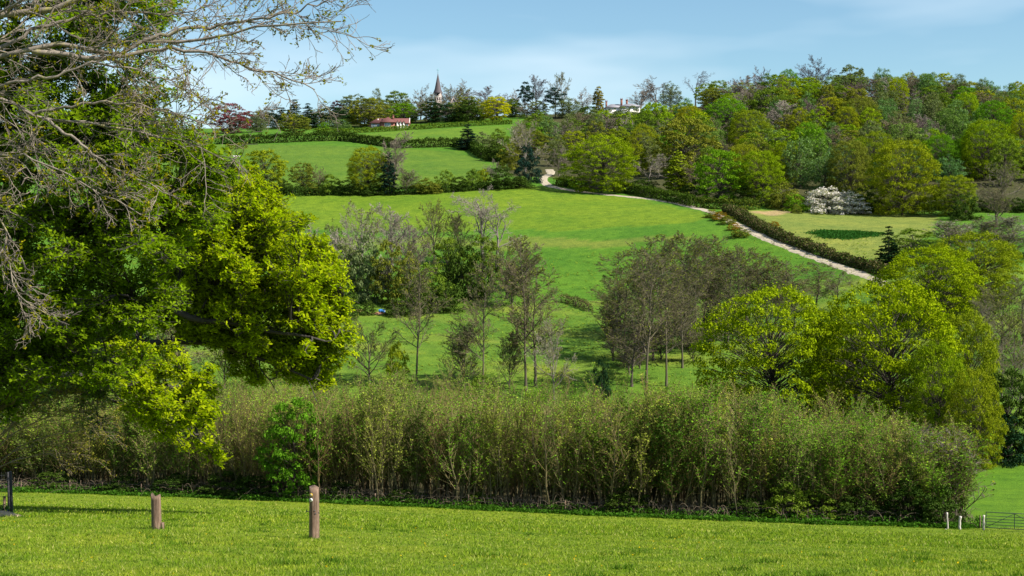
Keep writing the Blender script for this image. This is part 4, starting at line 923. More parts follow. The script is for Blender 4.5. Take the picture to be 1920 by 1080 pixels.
def build_church():
    Y = 690; px0 = 821.5; s = Y / F; X = (px0 - 960) * s; base = float(gz(X, Y)); zt = row_z(174, Y) - base; za = row_z(137.5, Y) - base; zk = row_z(167, Y) - base; hw = 6.4 * s
    r = tag(empty('church', (X, Y, base)), 'stone church with slim dark spire and a cross above the trees', 'church')
    g = Geo(); g.box(-hw, hw, -hw, hw, -3, zt); part(r, 'tower', g, FLINT)
    for dx in (-.62, 0, .62):
        for zz in (zt - 3.6, ):
            g = Geo(); g.box(dx * hw - .26, dx * hw + .26, -hw - .03, -hw + .1, zz, zz + 1.1); part(r, 'belfry_opening', g, DARKV)
            g = Geo(); g.box(hw - .1, hw + .03, dx * hw - .26, dx * hw + .26, zz, zz + 1.1); part(r, 'belfry_opening', g, DARKV)
    g = Geo(); g.box(-.45, .45, -hw - .04, -hw + .1, zt - 1.6, zt - .5); part(r, 'louvre', g, DARKV)
    g = Geo(); g.box(-hw - .1, hw + .1, -hw - .1, hw + .1, zt - 2.05, zt - 1.85); part(r, 'string_course', g, WHITE)
    g = Geo(); rings = [(zt - .25, hw + .55), (zt, hw + .5), (zk, hw * .92), (za, .06)]; a = np.arange(8) * math.pi / 4 + math.pi / 8
    V = []
    for k, (z, q) in enumerate(rings):
        sq = 1.0 if k > 1 else 1.02
        V += [(q / math.cos(math.pi / 8) * math.cos(b_) * sq, q / math.cos(math.pi / 8) * math.sin(b_) * sq, z) for b_ in a]
    Q = [(i * 8 + k, i * 8 + (k + 1) % 8, i * 8 + 8 + (k + 1) % 8, i * 8 + 8 + k) for i in range(3) for k in range(8)]
    g.add(V, Q, [(0, k + 1, k) for k in range(1, 7)]); part(r, 'spire', g, SHINGLE)
    zc = row_z(128, Y) - base
    g = Geo(); g.bar((0, 0, za - .2), (0, 0, zc), .16).bar((-.6, 0, zc - .85), (.6, 0, zc - .85), .16); part(r, 'cross', g, COPPER)
    x = (851 - px0) * s; za2 = row_z(185, Y) - base; zl = row_z(206, Y) - base; h2 = 13 * s
    g = Geo(); g.box(x - h2, x + h2, -2, 14, -3, zl); g.add([(x - h2, -2, zl), (x + h2, -2, zl), (x, -2, za2)], None, [(0, 1, 2)]); part(r, 'nave_wall', g, FLINT)
    g = Geo(); ridge_y(g, x - h2 - .4, x + h2 + .4, -1.9, 14.3, zl, za2 + .1); part(r, 'nave_roof', g, SHINGLE)
    g = Geo(); g.bar((x - h2 - .3, -2.1, zl - .1), (x, -2.1, za2 + .2), .3).bar((x + h2 + .3, -2.1, zl - .1), (x, -2.1, za2 + .2), .3).bar((x, -2.1, za2), (x, -2.1, za2 + 1.0), .2).bar((x - .35, -2.1, za2 + .65), (x + .35, -2.1, za2 + .65), .18); part(r, 'gable_coping', g, FLINT)
build_church()
def build_white_house():
    Y = 650; s = Y / F; X = (1180 - 960) * s; zb = row_z(215, Y); ze = row_z(199, Y) - zb; zr = row_z(192.5, Y) - zb
    r = tag(empty('white_house', (X, Y, zb)), 'white house with slate roof and brick chimneys half hidden by hilltop trees', 'house')
    a, b_ = (1164 - 1180) * s, (1199.5 - 1180) * s
    g = Geo(); g.box(a, b_, 0, 8, -6, ze); part(r, 'wall', g, WHITE)
    g = Geo(); gable_roof(g, a - .5, b_ + .4, -.5, 8.5, ze, zr, 3.6, 3.6); part(r, 'roof', g, SLATE)
    c = (1136 - 1180) * s
    g = Geo(); g.box(c, a, 2, 9, -6, ze - .3); part(r, 'side_wall', g, WHITE)
    g = Geo(); gable_roof(g, c - .4, a + 1.0, 1.6, 9.4, ze - .3, zr - .1, 3.0, 0); part(r, 'side_roof', g, SLATE)
    for px, t0, t1, w_ in ((1137.5, 189, 198, 3.2), (1166, 185, 195, 3.8), (1176, 186.5, 194, 3.6)):
        x = (px - 1180) * s; z0 = row_z(t1, Y) - zb - 1; z1 = row_z(t0, Y) - zb; h = w_ * s / 2
        g = Geo(); g.box(x - h, x + h, 4 - h, 4 + h, z0, z1).box(x - h - .12, x + h + .12, 4 - h - .12, 4 + h + .12, z1, z1 + .2)
        ch = part(r, 'chimney', g, BRICK)
        for d in (-.3, .3):
            g = Geo(); g.tube([(x + d, 4, z1 + .2), (x + d, 4, z1 + .75)], [.16, .13], 8); part(ch, 'chimney_pot', g, TILE)
    for dx in (.45, .8):
        x = a + (b_ - a) * dx; window(r, x - .45, x + .45, ze - 2.0, ze - .5, -.02, 1)
build_white_house()

# ------------------------------------------------------------------ big trees at the left edge
def inside(poly, x, y): return bool(in_poly(np.array([x]), np.array([y]), poly)[0])
def blobs_in(rng, poly, n, pad):
    xs = [p[0] for p in poly]; ys = [p[1] for p in poly]; out = []
    tries = 0
    while len(out) < n and tries < n * 80:
        tries += 1
        best, bd = None, -1
        for _ in range(4):
            x, y = rng.uniform(min(xs), max(xs)), rng.uniform(min(ys), max(ys))
            if not inside(poly, x, y): continue
            d = min((math.hypot(x - a, y - b_) for a, b_ in out[-140:]), default=99)
            if d > bd: best, bd = (x, y), d
        if best: out.append((best[0] + rng.normal() * pad, best[1] + rng.normal() * pad))
    return out
def near_oak(seed, name, label, trunk_px, Y0, trunk_top, limbs, crowns, leafsize, colour, dark_wood, rose=4):
    K_ = Y0 / 30.0
    """limbs: survey polylines (column,row,depth offset); crowns: (polygon, number of boughs, depth spread, bough radius, tips per bough)"""
    rng = np.random.default_rng(seed)
    base = GY(trunk_px, Y0); root = tag(empty(name, tuple(base)), label, 'tree')
    tr = resample([base - np.array([0, 0, .3]), base + (PT(trunk_px, trunk_top, Y0) - base) * .4 + np.array([.2, 0, 0]), PT(trunk_px + 10, trunk_top, Y0)], 9)
    wood = Geo(); V, Q = tubes(tr[None], (np.linspace(.62, .36, 9) * K_ ** .6)[None], 14); wood.add(V, Q)
    LP = []
    for lb in limbs:
        P = resample([PT(a, b_, Y0 + c * K_) for a, b_, c, *_ in lb], 22); P[1:-1] += rng.normal(size=(20, 3)) * .06 * K_
        for _ in range(2): P[1:-1] = (P[:-2] + 2 * P[1:-1] + P[2:]) / 4
        LP.append(P)
    LP = np.array(LP); LR = np.linspace(.13, .022, 22)[None] * K_ * rng.uniform(.8, 1.1, len(LP))[:, None]
    V, Q = tubes(LP, LR, 8); wood.add(V, Q)
    S1, R1 = grow(rng, LP, LR, 8, .2, 1, .4, 1.0, .16, 6, .2, .03, .5); V, Q = tubes(S1, np.maximum(R1, .01 * K_), 5); wood.add(V, Q)
    nodes = np.concatenate([LP.reshape(-1, 3), S1[:, 3:].reshape(-1, 3)])
    fine = Geo(); LV = []; 
    for poly, nb, dep, rad, tips, *sh_ in crowns:
        shift = sh_[0] if sh_ else 0.0
        bl = blobs_in(rng, poly, nb, 11); rad = rad * K_; dep = dep * K_
        pe = np.array(poly + poly[:1], float); pe = np.concatenate([np.linspace(pe[i], pe[i + 1], 12) for i in range(len(pe) - 1)])
        dist = [np.hypot(*(pe - np.array(q)).T).min() for q in bl]; mxd = max(dist) + 1
        C = np.array([PT(x, y, Y0 + (shift - 1.7 * math.sqrt(d_ / mxd) * dep / 1.5 / K_) * K_ * (0.35 if rng.random() < .3 else 1.0) + rng.normal() * dep * .38) for (x, y), d_ in zip(bl, dist)]); K = len(C)
        nds = LP[1] if sh_ else nodes          # a hanging spray grows from its own drooping bough
        d2 = np.linalg.norm(C[:, None] - nds[None] - np.array([0.5, 0, 0.2]), axis=2); A = nds[d2.argmin(1)]
        md = (A + C) / 2 + rng.normal(size=(K, 3)) * .15 * K_ + np.array([0, 0, .1])
        BP = bez(A, md, C, 8); BP[:, 1:-1] += rng.normal(size=(K, 6, 3)) * .03 * K_
        ln = np.linalg.norm(C - A, axis=1); BR = np.clip(.012 * K_ + .012 * ln, .012, .05 * K_)[:, None] * np.linspace(1, .3, 8)[None]
        V, Q = tubes(BP, BR, 5); wood.add(V, Q)
        r_ = rad * rng.uniform(.6, 1.3, K); nt_ = np.maximum(8, tips * (r_ / rad) ** 2).astype(int); ci = np.repeat(np.arange(K), nt_); M = len(ci)
        dv = nrm(rng.normal(size=(M, 3))); e = C[ci] + dv * (r_[ci] * rng.uniform(.35, 1, M) ** .5)[:, None] * np.array([1, 1, .62])
        st = BP[ci, rng.integers(3, 8, M)]
        TP = bez(st, (st + e) / 2 + rng.normal(size=(M, 3)) * .07 * K_ - np.array([0, 0, .03]), e, 3)
        V, Q = tubes(TP, np.broadcast_to(np.linspace(.008, .004, 3) * K_, (M, 3)), 3); fine.add(V, Q)
        # leaf rosettes near each tip
        rep = rose; tt = rng.random((M, rep)) ** .6
        f = tt * 2; i = np.minimum(f.astype(int), 1); fr = (f - i)[..., None]; mi = np.arange(M)[:, None]
        rp = (TP[mi, i] * (1 - fr) + TP[mi, i + 1] * fr).reshape(-1, 3) + rng.normal(size=(M * rep, 3)) * .03 * K_
        k = 4; rc = np.repeat(rp, k, 0); az = np.tile(np.arange(k) * 2 * math.pi / k, len(rp)) + np.repeat(rng.uniform(0, 6.28, len(rp)), k)
        tilt = np.repeat(nrm(rng.normal(size=(len(rp), 3)) * .55 + np.array([.25, 0, 1])), k, 0)
        u0 = nrm(np.cross(tilt, np.array([[.31, .9, .2]]))); v0 = np.cross(tilt, u0)
        dr = nrm(u0 * np.cos(az)[:, None] + v0 * np.sin(az)[:, None] + tilt * rng.uniform(-.2, .5, (len(rc), 1)) + rng.normal(size=rc.shape) * .2)
        s = leafsize * K_ * rng.uniform(.6, 1.25, len(rc))[:, None]; sd = nrm(np.cross(dr, tilt)); nn = np.cross(sd, dr)
        LV.append(np.stack([rc, rc + dr * s * 1.2 + sd * s * .5 + nn * s * .12, rc + dr * s * 2, rc + dr * s * 1.2 - sd * s * .5 + nn * s * .12], 1).reshape(-1, 3))
    loc = np.array(base)
    V, Q, _ = wood.arrays(); link('trunk', mesh_np('trunk', V - loc, Q, None, BARK, True), root, dark_wood)
    V, Q, _ = fine.arrays(); link('twigs', mesh_np('twigs', V - loc, Q, None, TWIG, True), root, dark_wood)
    V = np.concatenate(LV) - loc; link('crown', mesh_np('crown', V, np.arange(len(V)).reshape(-1, 4), None, LEAF_NEAR), root, colour)
    print(name, len(V) // 4)
# the lime oak whose boughs reach furthest into the view
near_oak(5, 'oak_tree', 'near oak with bright lime leaves on boughs reaching over the coppice', -330, 72, 640,
    [[(-330,760,0),(-100,725,0),(60,695,-.3),(170,662,-.5),(300,640,-.5),(362,627,-.6),(425,645,-.6),(500,682,-.8),(585,712,-1)],
     [(-100,725,0),(80,705,-.8),(230,688,-2),(300,718,-3),(350,770,-3.8),(372,815,-4)],
     [(-330,640,0),(-50,610,.5),(150,585,.6),(280,562,.5),(380,545,.4),(480,540,.2),(605,560,0)],
     [(-330,600,0),(0,520,1),(200,470,1.2),(350,440,1),(470,450,.8),(570,500,.5)],
     [(150,585,0),(290,560,-1),(360,600,-1.5),(470,610,-1.6),(610,640,-1.6)],
     [(200,470,1),(330,400,1),(420,350,1),(480,370,.8)]],
    [([(420,305),(470,335),(520,375),(575,430),(610,470),(636,535),(618,585),(648,660),(600,712),(545,700),(490,668),(440,640),(390,615),(330,590),(300,560),(320,480),(360,400),(400,340)], 270, 1.5, .43, 27),
     ([(300,560),(420,590),(520,660),(440,655),(360,622),(270,600)], 22, 1.0, .42, 36),
     ([(215,650),(320,650),(395,705),(424,775),(412,852),(340,840),(270,800),(228,740)], 44, 1.0, .33, 20, -3.2),
     ([(440,650),(470,655),(475,730),(450,720)], 5, .4, .3, 26)], .049, (0.335, 0.405, 0.006), (0.05, 0.042, 0.032), rose=4)
# the darker green oak in front of it
near_oak(6, 'oak_tree', 'near oak with deeper green leaves filling the left edge of the view', -520, 50, 560,
    [[(-520,560,0),(-250,480,0),(-50,430,.3),(120,395,.5),(260,385,.5),(380,400,.5)],
     [(-520,480,0),(-250,340,0),(-50,280,.3),(150,255,.5),(300,262,.5),(420,300,.5)],
     [(-520,400,0),(-300,200,0),(-80,110,.3),(80,80,.6),(210,110,.8),(300,160,.9)],
     [(-520,380,0),(-330,80,0),(-100,-40,.5),(90,-30,.8),(260,20,1),(330,40,1)],
     [(-520,640,0),(-200,610,0),(0,600,.2),(120,570,.3),(220,560,.3),(290,520,.3)],
     [(-520,700,0),(-200,720,0),(-20,715,0),(70,680,0),(150,655,0),(240,690,0)]],
    [([(-60,-90),(150,-60),(320,-30),(345,35),(300,75),(205,75),(150,110),(60,120),(-60,110)], 80, 1.4, .48, 28),
     ([(-60,130),(120,120),(260,140),(300,195),(350,240),(402,285),(425,335),(420,400),(360,420),(330,500),(300,560),(270,610),(200,640),(120,690),(60,680),(-60,720)], 370, 1.7, .48, 27),
     ([(-60,640),(120,640),(240,600),(300,600),(290,680),(220,720),(120,740),(-60,760)], 34, 1.5, .6, 34),
     ([(-600,-60),(-60,-60),(-60,700),(-600,640)], 46, 1.8, .9, 26)], .052, (0.190, 0.285, 0.008), (0.05, 0.042, 0.032), rose=3)
near_oak(8, 'willow_tree', 'grey-green sallow leaves hanging below the dark oak boughs', -260, 78, 740,
    [[(-260,760,0),(-60,735,0),(80,690,0),(180,640,0),(260,600,0)], [(-260,780,0),(-40,760,0),(120,730,0),(200,740,0),(250,770,0)]],
    [([(130,560),(270,560),(310,640),(300,700),(250,740),(170,745),(110,690),(90,620)], 34, 1.2, .6, 34), ([(-40,720),(90,700),(200,740),(180,800),(90,780),(-40,800)], 12, 1.0, .55, 22)], .040, (0.17, 0.25, 0.08), (0.06, 0.05, 0.04), rose=3)

def lichen_tree():
    rng = np.random.default_rng(12); Y0 = 22.0; bx = -700
    base = GY(bx, Y0); root = tag(empty('lichen_tree', tuple(base)), 'nearly leafless pale lichen-covered branches sweeping across the upper left', 'tree')
    wood = Geo(); tr = resample([base - np.array([0, 0, .3]), (base + PT(bx, 250, Y0)) / 2 + np.array([.15, 0, 0]), PT(bx, 120, Y0), PT(bx + 60, -160, Y0)], 12)
    V, Q = tubes(tr[None], np.linspace(.5, .16, 12)[None], 12); wood.add(V, Q)
    L = [([(-700,160,0),(-300,60,0),(-60,30,0),(60,26,0),(110,18,0),(170,-20,0),(230,-60,0)], .10, .05),
         ([(-700,230,0),(-300,160,0),(-60,122,0),(10,105,0),(60,92,0),(130,80,.2),(215,104,.3),(270,76,.4),(330,78,.4),(400,70,.3),(470,52,.2),(560,46,0),(640,40,0)], .10, .012),
         ([(60,95,0),(140,105,.2),(215,108,.2),(300,92,.3),(380,98,.3),(440,120,.2),(510,135,.1),(590,168,0)], .06, .010),
         ([(270,76,.4),(330,62,.4),(380,50,.5),(460,38,.5),(520,30,.5),(600,10,.5),(650,-20,.5)], .045, .010),
         ([(-700,300,0),(-250,210,0),(-40,176,0),(20,190,0),(60,216,0),(130,226,.2),(200,238,.2),(280,246,.2),(350,270,.2),(420,300,.1)], .07, .010),
         ([(60,216,0),(130,198,-.2),(190,190,-.2),(260,196,-.2),(330,212,-.2),(400,235,-.1)], .035, .008),
         ([(80,222,0),(130,250,-.3),(175,290,-.4),(215,318,-.4),(270,340,-.4),(330,372,-.3)], .04, .008),
         ([(-40,105,0),(20,80,.3),(80,50,.4),(150,30,.5),(220,22,.6),(320,28,.6),(400,10,.6)], .05, .010),
         ([(-40,176,0),(40,150,-.2),(110,140,-.2),(170,120,-.2),(250,128,-.1),(320,150,0),(380,190,0)], .04, .008),
         ([(-300,330,0),(-60,380,0),(0,412,-.2),(22,455,-.3),(14,510,-.3),(40,560,-.4),(90,590,-.4)], .035, .008),
         ([(-300,330,0),(-60,280,0),(40,290,-.3),(120,320,-.5),(190,360,-.5),(260,400,-.5)], .04, .008)]
    LP = []; LR = []
    for pts, r0, r1 in L:
        P = resample([PT(a, b_, Y0 + c) for a, b_, c in pts], 26); P[1:-1] += rng.normal(size=(24, 3)) * .022; LP.append(P); LR.append(np.linspace(r0 * .72, r1 * .8, 26))
    LP = np.array(LP); LR = np.array(LR); V, Q = tubes(LP, LR, 8); wood.add(V, Q)
    S0 = .0
    # side shoots: keep those of the visible span dense
    fine = Geo()
    P1, R1 = grow(rng, LP[:, 8:], LR[:, 8:], 19, .05, 1.0, .35, .95, .30, 9, .16, -.01, .45, .35); R1 = np.maximum(R1, .006); V, Q = tubes(P1, R1, 5); wood.add(V, Q)
    P2, R2 = grow(rng, P1, R1, 8, .15, 1.0, .4, 1.0, .42, 6, .22, -.005, .65, .35); R2 = np.maximum(R2, .0045); V, Q = tubes(P2, R2, 4); fine.add(V, Q)
    P3, R3 = grow(rng, P2, R2, 3, .25, 1.0, .4, 1.1, .5, 4, .25, .01, .75, .3); V, Q = tubes(P3, np.maximum(R3, .0035), 3); fine.add(V, Q)
    loc = np.array(base)
    V, Q, _ = wood.arrays(); link('trunk', mesh_np('trunk', V - loc, Q, None, LICHEN, True), root, (0.22, 0.185, 0.15))
    V, Q, _ = fine.arrays(); link('twigs', mesh_np('twigs', V - loc, Q, None, TWIG, True), root, (0.21, 0.17, 0.14))
    e = P3[:, -1]; e = e[rng.random(len(e)) < .26]; k = 5; c = np.repeat(e, k, 0) + rng.normal(size=(len(e) * k, 3)) * .022
    V, Q = leaf_quads(rng, c, .024 * rng.uniform(.6, 1.5, len(c))); link('leaf_buds', mesh_np('leaf_buds', V - loc, Q, None, LEAF_NEAR), root, (0.30, 0.27, 0.01))
lichen_tree()

def guarded_sapling():
    rng = np.random.default_rng(21); Y0 = 50.0; base = GY(-18, Y0)
    root = tag(empty('young_tree', tuple(base)), 'young tree with thin arching yellowish branches at the lower left edge', 'tree')
    n = 9; tr = resample([base - np.array([0, 0, .2]), base + np.array([.05, 0, 1.4]), PT(-30, 820, Y0), PT(-60, 740, Y0)], n)
    wood = Geo(); V, Q = tubes(tr[None], np.linspace(.07, .03, n)[None], 8); wood.add(V, Q)
    L = [[(-18,880),(40,835),(100,815),(165,805),(215,812)], [(-22,860),(20,815),(80,785),(140,770),(210,768)], [(-26,840),(30,790),(90,752),(150,735)], [(-20,885),(30,862),(90,850),(150,852),(190,868)], [(-30,830),(0,770),(40,730),(90,705)], [(-25,850),(-80,800),(-140,780)], [(-25,850),(20,800),(60,770),(120,780),(180,790)], [(-30,820),(10,750),(70,720),(130,745),(190,765)]]
    LP = np.array([resample([PT(a, b_, Y0 + rng.normal() * .25) for a, b_ in l], 14) for l in L]); LR = np.broadcast_to(np.linspace(.03, .008, 14), (len(L), 14)).copy()
    V, Q = tubes(LP, LR, 5); wood.add(V, Q)
    P1, R1 = grow(rng, LP, LR, 12, .15, 1, .3, .8, .33, 6, .1, -.02, .6); V, Q = tubes(P1, np.maximum(R1, .007), 4); wood.add(V, Q)
    P2, R2 = grow(rng, P1, R1, 6, .2, 1, .3, .9, .45, 4, .14, -.01, .7); V, Q = tubes(P2, np.maximum(R2, .005), 3); wood.add(V, Q)
    loc = np.array(base); V, Q, _ = wood.arrays(); link('trunk', mesh_np('trunk', V - loc, Q, None, BARK, True), root, (0.19, 0.15, 0.09))
    e = P2.reshape(-1, 3); e = e[rng.integers(0, len(e), 3600)] + rng.normal(size=(3600, 3)) * .03
    V, Q = leaf_quads(rng, e, .03 * rng.uniform(.6, 1.4, 3600)); link('young_leaves', mesh_np('young_leaves', V - loc, Q, None, LEAF), root, (0.24, 0.21, 0.02))
guarded_sapling()
# ------------------------------------------------------------------ foreground: posts, gate, fence, guard
m, t, o = new_mat('weathered_wood')
f = noise(t, 42.0, 6, 0.75, sc3=(1, 1, .06)); f2 = noise(t, 4.0, 4, .6, sc3=(1, 1, .5))
c = ramp(t, f, (.32, (0.055, 0.030, 0.020)), (.5, (0.165, 0.104, 0.066)), (.7, (0.31, 0.235, 0.175)))
c = mul(t, c, ramp(t, f2, (.35, (.6, .55, .52)), (.7, (1.3, 1.28, 1.28))))
b = N(t, 'ShaderNodeBsdfPrincipled', Roughness=.85); t.links.new(c, b.inputs['Base Color'])
bp = N(t, 'ShaderNodeBump', Strength=.8, Distance=.02); t.links.new(f, bp.inputs['Height']); t.links.new(bp.outputs[0], b.inputs['Normal']); t.links.new(b.outputs[0], o.inputs[0]); POSTW = m
PALE = plain('bleached_wood', (0.50, 0.44, 0.39), .85, 8., .25, bump=.5, sc3=(1, 1, .2)); YEL = plain('yellow_plastic', (0.55, 0.36, 0.02), .4); WHT = plain('white_plastic', (0.8, 0.8, 0.78), .4); BLK = plain('black_plastic', (0.03, 0.035, 0.045), .4)
GATE = plain('galvanised_green', (0.018, 0.032, 0.036), .8, 3., .2); BLACKW = plain('tarred_post', (0.022, 0.02, 0.022), .8, 6., .3); WIRE = plain('wire', (0.12, 0.115, 0.11), .5, metallic=.6); BLUEP = plain('blue_plastic', (0.02, 0.14, 0.42), .4); STRAW = plain('dry_straw', (0.36, 0.27, 0.17), .95, 20., .4, bump=.8); EARTH = plain('bare_earth', (0.34, 0.17, 0.09), .95, 2., .3)

def round_post(name, label, loc, h_, r, jag, mat, seed, lean=0., taper=.93, cat='post'):
    rng = np.random.default_rng(seed); S = 24; rows = 12; V = []; ang = np.arange(S) * 2 * math.pi / S
    prof = 1 + .045 * np.sin(ang * 3 + seed) + .03 * np.sin(ang * 7 + 1) + .012 * rng.normal(size=S)
    prof -= .12 * np.exp(-((ang - 5.1) / .10) ** 2)                     # a drying crack
    top = jag(ang) if jag else np.zeros(S)
    for k in range(rows):
        z = -.15 + (h_ + .15) * k / (rows - 1); rr = r * (1 + (taper - 1) * max(0, z) / h_)
        for a_, q, tz in zip(ang, prof, top): V.append((rr * q * math.cos(a_) + lean * z, rr * q * math.sin(a_), z + (tz * (k / (rows - 1)) ** 3)))
    Q = [(k * S + i, k * S + (i + 1) % S, (k + 1) * S + (i + 1) % S, (k + 1) * S + i) for k in range(rows - 1) for i in range(S)]
    z0 = len(V); V.append((lean * h_, 0, h_ + float(np.min(top)) * 1.1)); T = [((rows - 1) * S + i, (rows - 1) * S + (i + 1) % S, z0) for i in range(S)]
    e = tag(empty(name, loc), label, cat); g = Geo(); g.add(V, Q, T); link('shaft', g.mesh('shaft', mat, False), e); return e
# the broken post
Yp = 33.0; g0 = GY(291, Yp); hp = row_z(926, Yp) - g0[2]; rp = 9.2 / F * Yp
def jag1(a): return np.where(np.abs(np.mod(a - 3.0 + math.pi, 2 * math.pi) - math.pi) < .45, .07, 0) + np.where(np.abs(np.mod(a - .5 + math.pi, 2 * math.pi) - math.pi) < .5, .05, 0) - .03 * np.abs(np.sin(a * 2.5)) - .035
e = round_post('broken_post', 'reddish broken wooden post with a jagged hollow top standing in the grass', tuple(g0), hp, rp, jag1, POSTW, 3, -.02, .95)
g = Geo(); g.box(rp + .005, rp + .055, -.05, .04, -.1, .155); part(e, 'splint', g, POSTW)
# the waymark post
Yp = 30.6; g0 = GY(587.5, Yp); hp = row_z(913, Yp) - g0[2]; rp = 9.6 / F * Yp
def jag2(a): return .03 * np.cos(a - 1.9) - .015 * np.abs(np.sin(a * 2))
e = round_post('waymark_post', 'taller round waymark post with yellow and white discs in the grass', tuple(g0), hp, rp, jag2, POSTW, 8, .0, .93)
def disc(root, name, ang, z, rad, mat, off, th=.012):
    g = Geo(); n = np.array([math.cos(ang), math.sin(ang), 0]); u = np.array([-n[1], n[0], 0]); k = 18; a_ = np.arange(k) * 2 * math.pi / k
    c0 = n * off + np.array([0, 0, z]); ring = [c0 + u * rad * math.cos(q) + np.array([0, 0, 1]) * rad * math.sin(q) for q in a_]; V = ring + [p + n * th for p in ring] + [c0 + n * th]
    g.add(V, [(i, (i + 1) % k, k + (i + 1) % k, k + i) for i in range(k)], [(k + i, k + (i + 1) % k, 2 * k) for i in range(k)]); return part(root, name, g, mat)
an = -math.pi / 2 - .45
for z, mt, inner, nm in ((hp - .155, YEL, PALE, 'yellow_waymark'), (hp - .265, WHT, BLK, 'white_waymark')):
    d = disc(e, nm, an, z, .036, mt, rp * .97); disc(d, 'centre_disc', an, z, .019, inner, rp * .97 + .012, .004)
for a_, z in ((-1.35, hp - .50), (-1.15, hp - .56), (-.35, hp - .55)):
    disc(e, 'bolt_hole', a_, z, .013, BLK, rp * .955, .008)
g = Geo(); g.tube([(-rp * .9, -.01, hp - .54), (-rp - .055, -.01, hp - .53)], [.011, .009], 6); g.tube([(-rp - .05, -.01, hp - .545), (-rp - .05, -.01, hp - .49)], [.011, .011], 6); part(e, 'bracket', g, BLK)

# gate and the bleached posts near it
Yg = 100.0
def gate():
    x0 = 1851; a = GY(x0, 99.0); b_ = GY(1962, 96.6); a[2] += .08; L = np.linalg.norm(b_[:2] - a[:2]); ang = math.atan2(b_[1] - a[1], b_[0] - a[0]); zz = max(a[2], b_[2])
    r = tag(empty('field_gate', (a[0], a[1], a[2]), ang), 'dark green metal field gate at the right corner of the field', 'gate')
    dz = b_[2] - a[2]; sl = lambda x, z: (x, 0, z + dz * x / L)
    for k, z in enumerate((.12, .34, .54, .74, .94, 1.2)):
        g = Geo(); g.tube([sl(.05, z), sl(L, z)], [.026 if k in (0, 5) else .020] * 2, 8); part(r, 'rail', g, GATE)
    for x in (.05, L * .5, L - .02):
        g = Geo(); g.tube([sl(x, .1), sl(x, 1.22)], [.026, .026], 8); part(r, 'upright', g, GATE)
    for xa, xb in ((.05, L * .5), (L - .02, L * .5)):
        g = Geo(); g.tube([sl(xa, .14), sl(xb, 1.18)], [.02, .02], 6); part(r, 'brace', g, GATE)
gate()
def stake(label, px, Y, top, wpx, lean, mat, seed, bend=0., base_drop=0., name='fence_post'):
    g0 = GY(px, Y); h_ = row_z(top, Y) - g0[2]; r = wpx / F * Y / 2; rng = np.random.default_rng(seed)
    e = tag(empty(name, tuple(g0)), label, 'post'); z = np.linspace(-.2, h_, 9)
    P = np.c_[lean * z + bend * np.sin(z / h_ * math.pi) + rng.normal(size=9) * .008, rng.normal(size=9) * .008, z]
    g = Geo(); g.tube(P, r * (1 + .08 * rng.normal(size=9)), 9); link('shaft', g.mesh('shaft', mat, False), e); return e
e = stake('white sunlit gatepost holding the field gate', 1848, 98.9, 966, 4.2, 0, PALE, 1)
e2 = stake('crooked white post left of the gate', 1803.5, 99.5, 968, 4.4, .03, PALE, 2, -.05)
stake('thin weathered stake half under the ivy bush', 1780.5, 100.2, 961, 3.0, -.05, PALE, 3)
stake('short pale stick leaning in the grass near the ivy bush', 1777, 99.4, 991.5, 1.6, -.55, PALE, 4)
stake('dark stake standing behind the white gatepost', 1841, 101.0, 967, 2.6, 0, POSTW, 5)
# stock fence along the coppice
def stock_fence():
    r = tag(empty('stock_fence', tuple(GY(600, edge_y(600) - .3))), 'thin wire fence with small wooden stakes along the foot of the coppice', 'fence'); loc = np.array(r.location)
    pts = []
    for k, px in enumerate([-120, -30, 37, 80, 128, 190, 262, 340, 430, 520, 610, 702, 790, 880, 962, 1060, 1160, 1260, 1360, 1470, 1580, 1690, 1780]):
        p = GY(px, edge_y(px) - .3); pts.append(p); rng = np.random.default_rng(k); h_ = rng.uniform(.85, 1.1)
        g = Geo(); l = rng.normal(size=2) * .03; g.tube(np.array([p + np.array([0, 0, -.2]), p + np.array([l[0], l[1], h_])]) - loc, [.05, .04], 7); part(r, 'stake', g, POSTW)
    P = np.array(pts)
    for z in (.3, .6, .9):
        g = Geo(); g.tube(resample(P + np.array([0, -.05, z]) - loc, 60), np.full(60, .006), 4, False); part(r, 'wire', g, WIRE)
stock_fence()
